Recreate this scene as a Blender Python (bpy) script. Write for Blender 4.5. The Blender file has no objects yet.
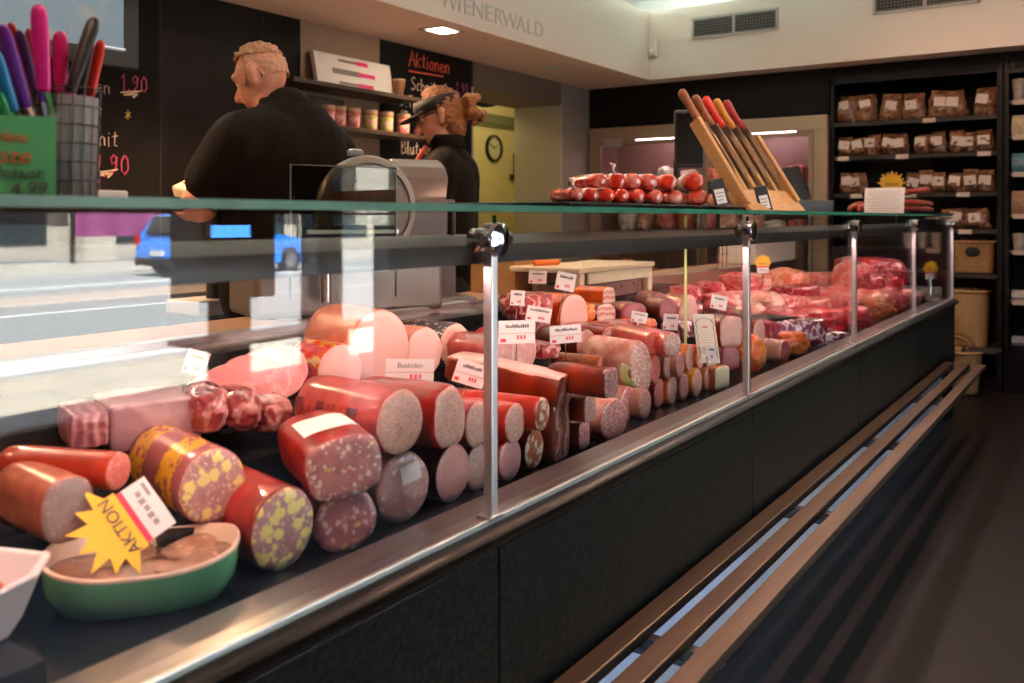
"""Butcher shop counter scene, built from mesh code only."""
CASE, SUN, SKY, EXPO, LED = 34.0, 42.0, 2.2, 1.4, 6.0
import bpy, bmesh, math, random
from mathutils import Vector, Matrix, noise
R = math.radians
sc = bpy.context.scene
COL = sc.collection
# ---------------------------------------------------------------- camera model (photo 1024 x 683)
F, VX, HY, H = 900.0, 1120.0, 218.0, 1.28
TH = math.atan((VX - 512) / F)
S, C = math.sin(TH), math.cos(TH)
def ray(px):
    r = (px - 512) / F
    return r * C - S, r * S + C
def zcam(X, Y): return -X * S + Y * C
def atX(px, py, X):
    dx, dy = ray(px); z = X / dx
    return Vector((X, dy * z, H - (py - HY) / F * z))
def atY(px, py, Y):
    dx, dy = ray(px); z = Y / dy
    return Vector((dx * z, Y, H - (py - HY) / F * z))
def atZ(px, py, Z):
    dx, dy = ray(px); z = (H - Z) * F / (py - HY)
    return Vector((dx * z, dy * z, Z))
def pxm(p): return zcam(p[0], p[1]) / F          # metres per pixel at p

# ---------------------------------------------------------------- materials
MATS = {}
def _new(name):
    m = bpy.data.materials.new(name); m.use_nodes = True
    nt = m.node_tree; b = nt.nodes['Principled BSDF']
    MATS[name] = m
    return m, nt, b
def _coord(nt, rnd=True):
    tc = nt.nodes.new('ShaderNodeTexCoord')
    if not rnd: return tc.outputs['Object']
    oi = nt.nodes.new('ShaderNodeObjectInfo')
    mu = nt.nodes.new('ShaderNodeVectorMath'); mu.operation = 'SCALE'
    cb = nt.nodes.new('ShaderNodeCombineXYZ')
    for i in range(3): nt.links.new(oi.outputs['Random'], cb.inputs[i])
    nt.links.new(cb.outputs[0], mu.inputs[0]); mu.inputs['Scale'].default_value = 3.7
    ad = nt.nodes.new('ShaderNodeVectorMath'); ad.operation = 'ADD'
    nt.links.new(tc.outputs['Object'], ad.inputs[0]); nt.links.new(mu.outputs[0], ad.inputs[1])
    return ad.outputs[0]
def _mix(nt, fac, a, b):
    mx = nt.nodes.new('ShaderNodeMix'); mx.data_type = 'RGBA'
    for sock, v in ((mx.inputs[0], fac), (mx.inputs[6], a), (mx.inputs[7], b)):
        if hasattr(v, 'node'): nt.links.new(v, sock)
        elif isinstance(v, (int, float)): sock.default_value = v
        else: sock.default_value = (*v, 1) if len(v) == 3 else v
    return mx.outputs[2]
def _math(nt, op, a, b=None):
    n = nt.nodes.new('ShaderNodeMath'); n.operation = op
    for i, v in enumerate((a, b)):
        if v is None: continue
        if hasattr(v, 'node'): nt.links.new(v, n.inputs[i])
        else: n.inputs[i].default_value = v
    return n.outputs[0]
def _mapr(nt, v, a, b, c=0, d=1):
    n = nt.nodes.new('ShaderNodeMapRange'); n.inputs[1].default_value = a; n.inputs[2].default_value = b
    n.inputs[3].default_value = c; n.inputs[4].default_value = d
    nt.links.new(v, n.inputs[0]); return n.outputs[0]
def _noise(nt, co, scale, detail=3, stretch=None):
    if stretch:
        mp = nt.nodes.new('ShaderNodeMapping'); mp.inputs['Scale'].default_value = stretch
        nt.links.new(co, mp.inputs[0]); co = mp.outputs[0]
    n = nt.nodes.new('ShaderNodeTexNoise'); n.inputs['Scale'].default_value = scale; n.inputs['Detail'].default_value = detail
    nt.links.new(co, n.inputs['Vector']); return n.outputs['Fac']
def _bump(nt, b, h, strength, dist=.002):
    bp = nt.nodes.new('ShaderNodeBump'); bp.inputs['Strength'].default_value = strength; bp.inputs['Distance'].default_value = dist
    nt.links.new(h, bp.inputs['Height']); nt.links.new(bp.outputs[0], b.inputs['Normal'])
def mat(name, col, rough=.5, metal=0, col2=None, nscale=20, stretch=None, bump=0, bscale=None, emit=None, estr=0,
        coat=0, spec=None, alpha=None, trans=0, contrast=.2, bdist=.002, rnd=False, sss=0):
    if name in MATS: return MATS[name]
    m, nt, b = _new(name)
    b.inputs['Base Color'].default_value = (*col, 1); b.inputs['Roughness'].default_value = rough
    b.inputs['Metallic'].default_value = metal; b.inputs['Coat Weight'].default_value = coat
    b.inputs['Coat Roughness'].default_value = .08
    if spec is not None: b.inputs['Specular IOR Level'].default_value = spec
    if trans: b.inputs['Transmission Weight'].default_value = trans
    if col2 is not None or bump:
        co = _coord(nt, rnd)
        n = _noise(nt, co, nscale, 4, stretch)
        if col2 is not None:
            f = _mapr(nt, n, .5 - contrast, .5 + contrast)
            nt.links.new(_mix(nt, f, col, col2), b.inputs['Base Color'])
        if bump:
            nb = n if bscale is None else _noise(nt, co, bscale, 3, stretch)
            _bump(nt, b, nb, bump, bdist)
    if emit is not None:
        b.inputs['Emission Color'].default_value = (*emit, 1); b.inputs['Emission Strength'].default_value = estr
    return m
def deep(c, g): return tuple(min(1, (x ** g) * .98) for x in c)
def cut(name, base, base2, layers, rough=.38, nscale=60, coat=.25, bump=.2, g=.93):
    """cut sausage or meat: mottled base with scattered specks (colour, scale, radius, share)"""
    if name in MATS: return MATS[name]
    m, nt, b = _new(name); base, base2 = deep(base, g), deep(base2, g)
    co = _coord(nt)
    n = _noise(nt, co, nscale, 4)
    c = _mix(nt, _mapr(nt, n, .35, .65), base, base2)
    wob = nt.nodes.new('ShaderNodeVectorMath'); wob.operation = 'ADD'
    nz = nt.nodes.new('ShaderNodeTexNoise'); nz.inputs['Scale'].default_value = 90
    nt.links.new(co, nz.inputs['Vector'])
    sx = nt.nodes.new('ShaderNodeVectorMath'); sx.operation = 'SCALE'; sx.inputs['Scale'].default_value = .013
    nt.links.new(nz.outputs['Color'], sx.inputs[0]); nt.links.new(co, wob.inputs[0]); nt.links.new(sx.outputs[0], wob.inputs[1])
    for (col, scale, rad, share) in layers:
        v = nt.nodes.new('ShaderNodeTexVoronoi'); v.inputs['Scale'].default_value = scale
        nt.links.new(wob.outputs[0], v.inputs['Vector'])
        d = _mapr(nt, v.outputs['Distance'], rad, rad - .1)
        sp = nt.nodes.new('ShaderNodeSeparateColor'); nt.links.new(v.outputs['Color'], sp.inputs[0])
        g = _mapr(nt, sp.outputs[0], share + .02, share - .02)
        c = _mix(nt, _math(nt, 'MULTIPLY', d, g), c, col)
    nt.links.new(c, b.inputs['Base Color']); b.inputs['Roughness'].default_value = rough
    b.inputs['Coat Weight'].default_value = coat; b.inputs['Coat Roughness'].default_value = .2
    _bump(nt, b, n, bump, .002)
    return m
def veined(name, base, base2, fat, scale=14, amount=.1, rough=.3, coat=.35, stretch=(1, 1, 1)):
    """raw or smoked meat: muscle colour with fat seams"""
    if name in MATS: return MATS[name]
    m, nt, b = _new(name); base, base2, fat = deep(base, 1.22), deep(base2, 1.22), deep(fat, 1.2)
    co = _coord(nt)
    n = _noise(nt, co, scale, 5, stretch); n2 = _noise(nt, co, scale * 3.1, 4, stretch)
    c = _mix(nt, _mapr(nt, n2, .35, .68), base, base2)
    d = _math(nt, 'ABSOLUTE', _math(nt, 'SUBTRACT', n, .52))
    c = _mix(nt, _mapr(nt, d, amount, amount * .35), c, fat)
    nt.links.new(c, b.inputs['Base Color']); b.inputs['Roughness'].default_value = rough
    b.inputs['Coat Weight'].default_value = coat; b.inputs['Coat Roughness'].default_value = .12
    _bump(nt, b, n2, .35, .004)
    return m
def layered(name, cols, axis='Z', scale=30, wobble=.012, rough=.35, coat=.3):
    """bacon: bands of lean and fat"""
    if name in MATS: return MATS[name]
    m, nt, b = _new(name)
    co = _coord(nt, False)
    n = _noise(nt, co, 22, 3)
    sp = nt.nodes.new('ShaderNodeSeparateXYZ'); nt.links.new(co, sp.inputs[0])
    v = _math(nt, 'ADD', sp.outputs[axis], _math(nt, 'MULTIPLY', n, wobble * 2.5))
    fr = _math(nt, 'FRACT', _math(nt, 'MULTIPLY', v, scale))
    rp = nt.nodes.new('ShaderNodeValToRGB'); e = rp.color_ramp.elements
    k = len(cols)
    e[0].position = 0; e[0].color = (*cols[0], 1); e[1].position = (k - 1) / k; e[1].color = (*cols[-1], 1)
    for i in range(1, k - 1):
        q = e.new(i / k); q.color = (*cols[i], 1)
    nt.links.new(fr, rp.inputs[0]); nt.links.new(rp.outputs[0], b.inputs['Base Color'])
    b.inputs['Roughness'].default_value = rough; b.inputs['Coat Weight'].default_value = coat
    _bump(nt, b, n, .2, .003)
    return m
def glass(name, tint=(1, 1, 1), base=.04, rough=0.0):
    """a pane face: clear transmission plus Schlick reflection from both sides"""
    if name in MATS: return MATS[name]
    m = bpy.data.materials.new(name); m.use_nodes = True; MATS[name] = m
    nt = m.node_tree; nt.nodes.clear()
    out = nt.nodes.new('ShaderNodeOutputMaterial')
    g = nt.nodes.new('ShaderNodeNewGeometry')
    dp = nt.nodes.new('ShaderNodeVectorMath'); dp.operation = 'DOT_PRODUCT'
    nt.links.new(g.outputs['Incoming'], dp.inputs[0]); nt.links.new(g.outputs['Normal'], dp.inputs[1])
    a = _math(nt, 'ABSOLUTE', dp.outputs['Value'])
    p = _math(nt, 'POWER', _math(nt, 'SUBTRACT', 1.0, a), 5.0)
    fr = _math(nt, 'ADD', _math(nt, 'MULTIPLY', p, 1 - base), base)
    t = nt.nodes.new('ShaderNodeBsdfTransparent'); t.inputs[0].default_value = (*tint, 1)
    gl = nt.nodes.new('ShaderNodeBsdfGlossy'); gl.inputs['Roughness'].default_value = rough
    mx = nt.nodes.new('ShaderNodeMixShader')
    nt.links.new(fr, mx.inputs[0]); nt.links.new(t.outputs[0], mx.inputs[1]); nt.links.new(gl.outputs[0], mx.inputs[2])
    nt.links.new(mx.outputs[0], out.inputs[0])
    return m

# ---------------------------------------------------------------- mesh builder
class MB:
    def __init__(s): s.bm = bmesh.new(); s.mi = 0
    def _tag(s, faces):
        for f in faces: f.material_index = s.mi
    def box(s, c, d, rot=None):
        r = bmesh.ops.create_cube(s.bm, size=1)
        M = Matrix.Translation(Vector(c)) @ (rot.to_4x4() if rot is not None else Matrix.Identity(4)) @ Matrix.Diagonal((*d, 1))
        bmesh.ops.transform(s.bm, matrix=M, verts=r['verts'])
        s._tag({f for v in r['verts'] for f in v.link_faces}); return s
    def span(s, a, b):
        a, b = Vector(a), Vector(b)
        return s.box((a + b) / 2, [abs(x) for x in (b - a)])
    def loft(s, rings, cap0=True, cap1=True, close=True):
        vr = [[s.bm.verts.new(p) for p in r] for r in rings]
        fs = []
        n = len(vr[0])
        for a, b in zip(vr, vr[1:]):
            for i in range(n if close else n - 1):
                j = (i + 1) % n
                fs.append(s.bm.faces.new((a[i], a[j], b[j], b[i])))
        if cap0: fs.append(s.bm.faces.new(list(reversed(vr[0]))))
        if cap1: fs.append(s.bm.faces.new(vr[-1]))
        s._tag(fs); return s
    def tube(s, pts, r, seg=10, caps=True):
        pts = [Vector(p) for p in pts]
        rs = r if isinstance(r, (list, tuple)) else [r] * len(pts)
        rings = []; up = None
        for i, p in enumerate(pts):
            t = (pts[min(i + 1, len(pts) - 1)] - pts[max(i - 1, 0)]).normalized()
            if up is None:
                up = Vector((0, 0, 1)) if abs(t.z) < .9 else Vector((1, 0, 0))
            u = t.cross(up).normalized(); w = u.cross(t).normalized(); up = w
            rings.append([p + (u * math.cos(a) + w * math.sin(a)) * rs[i] for a in [2 * math.pi * k / seg for k in range(seg)]])
        return s.loft(rings, caps, caps)
    def cyl(s, a, b, r, r2=None, seg=20): return s.tube([a, b], [r, r if r2 is None else r2], seg)
    def lathe(s, prof, c=(0, 0, 0), seg=28, sx=1, sy=1, caps=(True, True)):
        c = Vector(c)
        return s.loft([[c + Vector((r * sx * math.cos(2 * math.pi * k / seg), r * sy * math.sin(2 * math.pi * k / seg), z)) for k in range(seg)] for r, z in prof], *caps)
    def prism(s, outline, M, depth):
        """outline in the local xy plane, extruded along local z, placed by matrix M"""
        a = [M @ Vector((x, y, 0)) for x, y in outline]; b = [M @ Vector((x, y, depth)) for x, y in outline]
        return s.loft([a, b])
    def ball(s, c, r, sub=3):
        q = bmesh.ops.create_icosphere(s.bm, subdivisions=sub, radius=1)
        rr = r if isinstance(r, (tuple, list)) else (r, r, r)
        bmesh.ops.transform(s.bm, matrix=Matrix.Translation(Vector(c)) @ Matrix.Diagonal((*rr, 1)), verts=q['verts'])
        s._tag({f for v in q['verts'] for f in v.link_faces}); return s
    def capsule(s, a, b, ra, rb):
        a, b = Vector(a), Vector(b)
        d = b - a; L = d.length
        q = d.to_track_quat('Z', 'Y').to_matrix().to_4x4() if L > 1e-6 else Matrix.Identity(4)
        prof = [(ra * math.sin(t), -ra * math.cos(t)) for t in [R(8), R(35), R(65), R(90)]]
        prof += [(rb * math.sin(t), L + rb * -math.cos(t)) for t in [R(90), R(115), R(145), R(172)]]
        M = Matrix.Translation(a) @ q
        return s.loft([[M @ Vector((r * math.cos(2 * math.pi * k / 16), r * math.sin(2 * math.pi * k / 16), z)) for k in range(16)] for r, z in prof])
    def build(s, name, m=None, parent=None, smooth=False, bevel=0, seg=2, loc=None, rot=None, angle=40):
        bmesh.ops.recalc_face_normals(s.bm, faces=s.bm.faces)
        me = bpy.data.meshes.new(name); s.bm.to_mesh(me); s.bm.free()
        for x in (m if isinstance(m, (list, tuple)) else [m]):
            if x: me.materials.append(x)
        if smooth:
            me.shade_smooth()
            if smooth == 'auto': me.set_sharp_from_angle(angle=R(angle))
        o = bpy.data.objects.new(name, me); COL.objects.link(o)
        if bevel:
            b = o.modifiers.new('bevel', 'BEVEL'); b.width = bevel; b.segments = seg; b.limit_method = 'ANGLE'; b.angle_limit = R(50)
            b.harden_normals = False
        if parent: o.parent = parent
        if loc is not None: o.location = loc
        if rot is not None: o.rotation_euler = rot
        return o
def tag(o, label=None, cat=None, group=None, kind=None):
    if label: o['label'] = label
    if cat: o['category'] = cat
    if group: o['group'] = group
    if kind: o['kind'] = kind
    return o
def thing(name, label, cat, loc=(0, 0, 0), rz=0, group=None, rot=None):
    o = bpy.data.objects.new(name, None); COL.objects.link(o); o.empty_display_size = .05
    o.location = loc; o.rotation_euler = rot or (0, 0, rz)
    return tag(o, label, cat, group)
def struct(o): o['kind'] = 'structure'; return o
def copy_tree(o, parent=None):
    c = o.copy(); COL.objects.link(c)
    if parent: c.parent = parent
    for ch in list(o.children): copy_tree(ch, c)
    return c
# text meshes from the built-in font, made once per string
TXT = {}
def text_mesh(s, w=None):
    if s in TXT: return TXT[s]
    cu = bpy.data.curves.new('lettering', 'FONT'); cu.body = s; cu.size = 1; cu.extrude = .008
    cu.align_x = 'CENTER'; cu.align_y = 'CENTER'; cu.resolution_u = 3
    o = bpy.data.objects.new('lettering', cu); COL.objects.link(o)
    dg = bpy.context.evaluated_depsgraph_get(); dg.update()
    me = bpy.data.meshes.new_from_object(o.evaluated_get(dg)); bpy.data.objects.remove(o)
    TXT[s] = me
    return me
def text(s, parent, m, loc, size, basis, name='lettering', shear=0, sx=1):
    """basis: 3x3 whose columns are the text's right, up and outward directions"""
    me = text_mesh(s).copy(); me.name = name
    me.materials.clear(); me.materials.append(m)
    if shear: me.transform(Matrix(((1, shear, 0, 0), (0, 1, 0, 0), (0, 0, 1, 0), (0, 0, 0, 1))))
    o = bpy.data.objects.new(name, me); COL.objects.link(o); o.parent = parent
    o.matrix_local = Matrix.Translation(Vector(loc)) @ basis.to_4x4() @ Matrix.Diagonal((size * sx, size, size, 1))
    return o
def basis(right, up):
    r, u = Vector(right).normalized(), Vector(up).normalized(); n = r.cross(u)
    return Matrix((r, u, n)).transposed()
BX = basis((0, 1, 0), (0, 0, 1))       # written on a face that looks along +x
BY = basis((1, 0, 0), (0, 0, 1))       # written on a face that looks along -y
# hand-drawn chalk letters as strokes on a 1-high grid
GL = {'A': (.6, [[(0, 0), (.3, 1), (.6, 0)], [(.05, .38), (.58, .42)]]), 'k': (.45, [[(0, 0), (.04, .95)], [(.4, .6), (.05, .32), (.42, 0)]]),
 't': (.36, [[(.2, .9), (.16, .1), (.32, .05)], [(0, .62), (.36, .66)]]), 'i': (.18, [[(.08, .58), (.08, 0)], [(.08, .78), (.1, .82)]]),
 'o': (.45, [[(.22, .58), (.04, .4), (.06, .1), (.24, 0), (.4, .18), (.38, .45), (.22, .58)]]), 'n': (.45, [[(.03, .58), (.05, 0)], [(.05, .4), (.22, .58), (.36, .5), (.4, 0)]]),
 'e': (.42, [[(.05, .3), (.38, .34), (.3, .58), (.1, .52), (.04, .2), (.16, 0), (.4, .1)]]), 'S': (.55, [[(.5, .88), (.28, 1), (.06, .8), (.2, .56), (.44, .4), (.46, .12), (.22, 0), (.02, .14)]]),
 'c': (.4, [[(.36, .5), (.2, .58), (.04, .34), (.1, .05), (.36, .06)]]), 'h': (.45, [[(.03, 1), (.05, 0)], [(.05, .38), (.22, .56), (.38, .44), (.4, 0)]]),
 'z': (.42, [[(.04, .56), (.38, .56), (.04, 0), (.4, .02)]]), 'l': (.18, [[(.08, 1), (.06, .06), (.16, 0)]]), 'O': (.7, [[(.34, .98), (.06, .74), (.06, .26), (.32, 0), (.62, .24), (.62, .72), (.34, .98)]]),
 '.': (.2, [[(.06, 0), (.1, .05)]]), 'T': (.6, [[(0, .96), (.6, 1)], [(.3, .98), (.28, 0)]]), 'u': (.45, [[(.04, .56), (.06, .1), (.2, 0), (.36, .12), (.38, .56)], [(.38, .3), (.42, 0)]]),
 'B': (.55, [[(.05, 0), (.06, 1), (.36, .96), (.42, .72), (.08, .54), (.48, .44), (.48, .1), (.05, 0)]]), 'w': (.6, [[(.02, .56), (.14, 0), (.3, .42), (.44, 0), (.58, .56)]]),
 'r': (.34, [[(.04, .56), (.06, 0)], [(.06, .36), (.2, .56), (.32, .5)]]), 's': (.38, [[(.34, .52), (.14, .58), (.06, .42), (.32, .2), (.24, 0), (.02, .06)]]),
 'm': (.65, [[(.03, .56), (.05, 0)], [(.05, .4), (.2, .56), (.3, .44), (.31, 0)], [(.31, .4), (.46, .56), (.58, .44), (.6, 0)]]), '1': (.3, [[(.02, .72), (.2, 1), (.2, 0)]]),
 '9': (.48, [[(.42, .72), (.24, 1), (.06, .8), (.14, .52), (.4, .64), (.42, .9), (.36, .3), (.12, 0)]]), '0': (.5, [[(.26, 1), (.06, .7), (.08, .2), (.26, 0), (.44, .26), (.42, .76), (.26, 1)]]), ',': (.2, [[(.12, .1), (.04, -.14)]]),
 '*': (.5, [[(.25, .9), (.25, .1)], [(0, .7), (.5, .3)], [(0, .3), (.5, .7)]]), ' ': (.3, []), '_': (1, [[(0, .1), (.9, .16), (.1, .0), (.7, .02), (.5, -.1)]])}
def chalk(s, parent, m, org, size, name='chalk_writing', gap=.12, X=0):
    """strokes on the plane x = X of the parent, starting at org = (y, z)"""
    mb = MB(); y = org[0]; rn = random.Random(s)
    for ch in s:
        w, st = GL[ch]
        for pl in st:
            pts = [Vector((X, y + a * size + rn.uniform(-.01, .01) * size, org[1] + b * size + a * .12 * size)) for a, b in pl]
            mb.tube(pts, size * .038, 6)
        y += (w + gap) * size
    return mb.build(name, m, parent)
ORD = ['first', 'second', 'third', 'fourth', 'fifth', 'sixth', 'seventh', 'eighth', 'ninth', 'tenth', 'eleventh', 'twelfth']
# ================================================================ materials
steel = mat('brushed steel', (.62, .6, .57), .28, 1, (.5, .48, .46), 60, (1, .03, 1), .05)
steel_v = mat('brushed steel upright', (.6, .57, .52), .33, 1, (.5, .47, .42), 60, (1, 1, .03), .05)
chrome = mat('chrome', (.8, .8, .8), .08, 1)
darksteel = mat('dark steel', (.25, .24, .23), .35, 1)
granite = mat('dark granite', (.0085, .0095, .0075), .3, 0, (.036, .038, .030), 120, None, 0, contrast=.13, coat=.0, spec=.2)
granite_dim = mat('granite dimmed', (.004, .0045, .0038), .3, 0, (.015, .015, .012), 120, contrast=.14, coat=.0, spec=.12)  # same granite as the panels, darkened to offset the case tube light
black = mat('black lacquer', (.005, .0045, .0043), .35, spec=.3)
blackm = mat('black matt', (.012, .011, .011), .7)
blackp = mat('black plastic', (.014, .014, .015), .4)
deckm = mat('black deck', (.012, .016, .02), .25)
brownwall = mat('dark brown laminate', (.0042, .0026, .0019), .5, 0, (.007, .0044, .0033), 8, (1, 1, .1), spec=.25)
slate = mat('chalkboard', (.004, .003, .0027), .7, 0, (.008, .0064, .0058), 5, spec=.2)
woodp = mat('pale oak panel', (.36, .24, .16), .5, 0, (.27, .17, .11), 18, (1, 8, .4))
shelfwood = mat('dark shelf board', (.05, .033, .024), .4, 0, (.03, .02, .015), 20, (8, 1, 1))
white_paint = mat('white paint', (.66, .575, .49), .8)
ceil_paint = mat('ceiling paint', (.7, .69, .67), .85)
soffit_bounce_tint = mat('soffit bounce tint', (.78, .60, .49), .8)  # bulkhead underside, with warm bounced spot light put into its colour
cream = mat('cream wall', (.68, .60, .36), .7)
blackwall = mat('black wall', (.006, .0045, .004), .6, spec=.2)
greenedge = mat('green glass edge', (.008, .085, .05), .2, 0, (.02, .15, .09), 9, (1, 1, 1), coat=.2)
edge_top = mat('green shelf edge', (.015, .15, .085), .35, 0, (.05, .26, .17), 9)
clear = glass('clear glass', (.985, .995, .99), .042)
clear2 = glass('clear acrylic', (.97, .97, .97), .05)
smoked = glass('smoked acrylic', (.42, .42, .36), .05)
film = glass('cling film', (.95, .93, .93), .09, .08)
white = mat('white card', (.8, .77, .74), .6)
whitep = mat('white plastic', (.78, .74, .68), .35)
board_m = mat('cutting board plastic', (.78, .68, .5), .45, 0, (.7, .58, .4), 30)
red_ink = mat('red ink', (.7, .04, .06), .6)
grey_ink = mat('grey ink', (.10, .09, .09), .7)
yellow_card = mat('yellow card', (.9, .55, .02), .5)
orange_pl = mat('orange plastic', (.95, .2, .01), .35)
frame_m = mat('beige steel frame', (.42, .31, .2), .4, .3)
wicker = mat('wicker', (.46, .25, .09), .6, 0, (.2, .09, .03), 60, (1, 1, 2), .6, 60)
tile_m = None

# ================================================================ the room
BWX, FWY, SOF = -4.18, 7.5, 2.5
def slab(name, a, b, m, bevel=0):
    o = MB().span(a, b).build(name, m, bevel=bevel); return struct(o)
# floor: dark tiles with joints
m, nt, b = _new('floor tiles')
co = _coord(nt, False)
br = nt.nodes.new('ShaderNodeTexBrick'); br.inputs['Scale'].default_value = 1.0
br.inputs['Brick Width'].default_value = .9; br.inputs['Row Height'].default_value = .45; br.inputs['Mortar Size'].default_value = .004
mp = nt.nodes.new('ShaderNodeMapping'); mp.inputs['Rotation'].default_value = (0, 0, R(90)); nt.links.new(co, mp.inputs[0]); nt.links.new(mp.outputs[0], br.inputs['Vector'])
br.inputs['Color1'].default_value = (.0125, .0080, .0078, 1); br.inputs['Color2'].default_value = (.0095, .0062, .0062, 1); br.inputs['Mortar'].default_value = (.006, .0055, .0055, 1)
nf = _noise(nt, co, 5, 6)
nt.links.new(_mix(nt, _mapr(nt, nf, .3, .7, 0, .5), br.outputs['Color'], (.016, .0105, .0095)), b.inputs['Base Color']); b.inputs['Specular IOR Level'].default_value = .25
b.inputs['Roughness'].default_value = .48
_bump(nt, b, br.outputs['Fac'], -.3, .002)
tile_m = m
slab('floor', (-6.6, -3.2, -.1), (2.2, 8.2, 0), tile_m)
slab('floor_aisle_bounce', (-3.55, -3.0, 0), (-2.2, 7.0, .004), mat('aisle bounce surface', (.45, .40, .34), .6))  # unseen pale floor layer, added to bounce light up to the soffit
slab('ceiling', (-4.9, -3.2, 3.4), (2.35, 8.2, 3.5), ceil_paint)
# dropped bulkhead over the service aisle and along the far wall, open to a lit cove above
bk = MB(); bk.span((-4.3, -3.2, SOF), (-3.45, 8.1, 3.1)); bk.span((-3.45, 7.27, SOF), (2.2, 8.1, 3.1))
o = struct(bk.build('trim_1', [white_paint, soffit_bounce_tint]))
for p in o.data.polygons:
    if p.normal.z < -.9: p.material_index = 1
o['label'] = 'white dropped bulkhead over the service aisle'
# back wall in panels
y158 = atX(158, 100, BWX).y; y300 = atX(300, 100, BWX).y; y380 = atX(379, 100, BWX).y; y473 = atX(473, 100, BWX).y
DO0, DO1 = y473, atX(561, 150, BWX).y
def wallpiece(name, y0, y1, m, z0=0, z1=3.4, x0=BWX - .12, x1=BWX):
    return slab(name, (x0, y0, z0), (x1, y1, z1), m)
w = wallpiece('wall_left', -3.2, DO0, brownwall, 0, SOF + .3)
wallpiece('trim_2', y300, y380, woodp, 0, SOF, BWX, BWX + .006)['label'] = 'pale oak wall panel behind the shelves'
for i, yy in enumerate((atX(262, 30, BWX).y, y158 + .01)):
    wallpiece('trim_%d' % (3 + i), yy, yy + .008, blackm, 0, SOF, BWX, BWX + .003)
# thick wall round the doorway
JX = atY(515, 150, DO1).x
wallpiece('wall_left_lintel', DO0, DO1, darksteel if False else mat('lintel', (.16, .12, .09), .5), 2.30, 3.1, JX, BWX)
wallpiece('wall_left_jamb', DO1, DO1 + .02, mat('jamb sheet', (.62, .56, .42), .45, .35), 0, 2.3, JX, BWX)
wallpiece('wall_left_pillar', DO1 + .02, 8.1, mat('pillar sheet', (.34, .30, .26), .45, .3), 0, SOF + .3, JX, BWX)
wallpiece('trim_5', DO0 - .02, DO0, mat('door lining', (.5, .42, .33), .5), 0, 2.3, JX, BWX + .006)['label'] = 'pale lining of the doorway'
# kitchen behind the doorway
slab('wall_kitchen_back', (-6.5, 4.0, 0), (-6.4, 10.2, 3), cream)
slab('wall_kitchen_far', (-6.4, 10.1, 0), (-4.68, 10.2, 3), cream)
slab('wall_kitchen_near', (-6.4, 4.0, 0), (-4.31, 4.1, 3), cream)
slab('wall_kitchen_right', (-4.7, DO1 + .02, 0), (-4.68, 10.2, 3), cream)
slab('ceiling_kitchen', (-6.5, 4.0, 2.9), (-4.3, 10.2, 3.0), cream)
slab('floor_kitchen', (-6.5, 8.2, -.1), (-4.2, 10.2, 0), tile_m)
# far wall
slab('wall_far', (-4.7, 8.05, 0), (2.3, 8.15, 3.4), blackwall)
slab('wall_far_header', (-4.18, FWY, 2.13), (-1.96, 8.05, 2.7), blackwall)
slab('wall_far_header_right', (-1.96, FWY, 2.42), (2.2, 8.05, 2.7), blackwall)
slab('wall_far_upper', (-4.1, 8.03, 3.1), (2.2, 8.05, 3.4), ceil_paint); slab('wall_left_upper', (-4.18, -3.2, 3.1), (-4.16, 8.05, 3.4), ceil_paint)
slab('wall_near', (-4.9, -3.3, 0), (2.3, -3.2, 3.5), mat('near wall', (.10, .085, .075), .7))
# shop front on the customers' side
WX = 2.2
shopwall = mat('shop front wall', (.05, .042, .038), .6)
slab('wall_right_near', (WX, -3.2, 0), (WX + .15, 1.72, 3.5), shopwall)
slab('wall_right_far', (WX, 4.48, 0), (WX + .15, 8.2, 3.5), shopwall)
slab('wall_right_sill', (WX, 1.72, 0), (WX + .15, 3.157, .3), shopwall)
slab('wall_right_head', (WX, 1.72, 2.25), (WX + .15, 4.48, 3.5), shopwall)
slab('trim_6', (WX, 3.157, 0), (WX + .15, 3.31, 2.25), shopwall)['label'] = 'broad dark mullion of the shop front'
slab('trim_7', (WX, 3.835, 0), (WX + .15, 4.02, 2.25), shopwall)['label'] = 'broad dark mullion beside the shop door'
slab('wall_right_sill_slit', (WX, 3.31, 0), (WX + .15, 3.835, .3), shopwall)
tealf = mat('teal window frame', (.05, .10, .12), .4)
def window(name, y0, y1, z0, z1):
    r = thing(name, None, None, (WX, y0, z0)); struct(r)
    fr = MB()
    for a, b_ in (((0, 0, 0), (.06, y1 - y0, .05)), ((0, 0, z1 - z0 - .05), (.06, y1 - y0, z1 - z0)), ((0, 0, 0), (.06, .02, z1 - z0)), ((0, y1 - y0 - .02, 0), (.06, y1 - y0, z1 - z0))): fr.span(a, b_)
    fr.build('window_frame', tealf, r)
    MB().span((.03, .02, .05), (.036, y1 - y0 - .02, z1 - z0 - .05)).build('window_pane', clear, r)
window('window_1', 1.72, 3.157, .3, 2.25); window('window_2', 3.31, 3.835, .3, 2.25); window('door_1', 4.02, 4.48, 0, 2.25)

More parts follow.
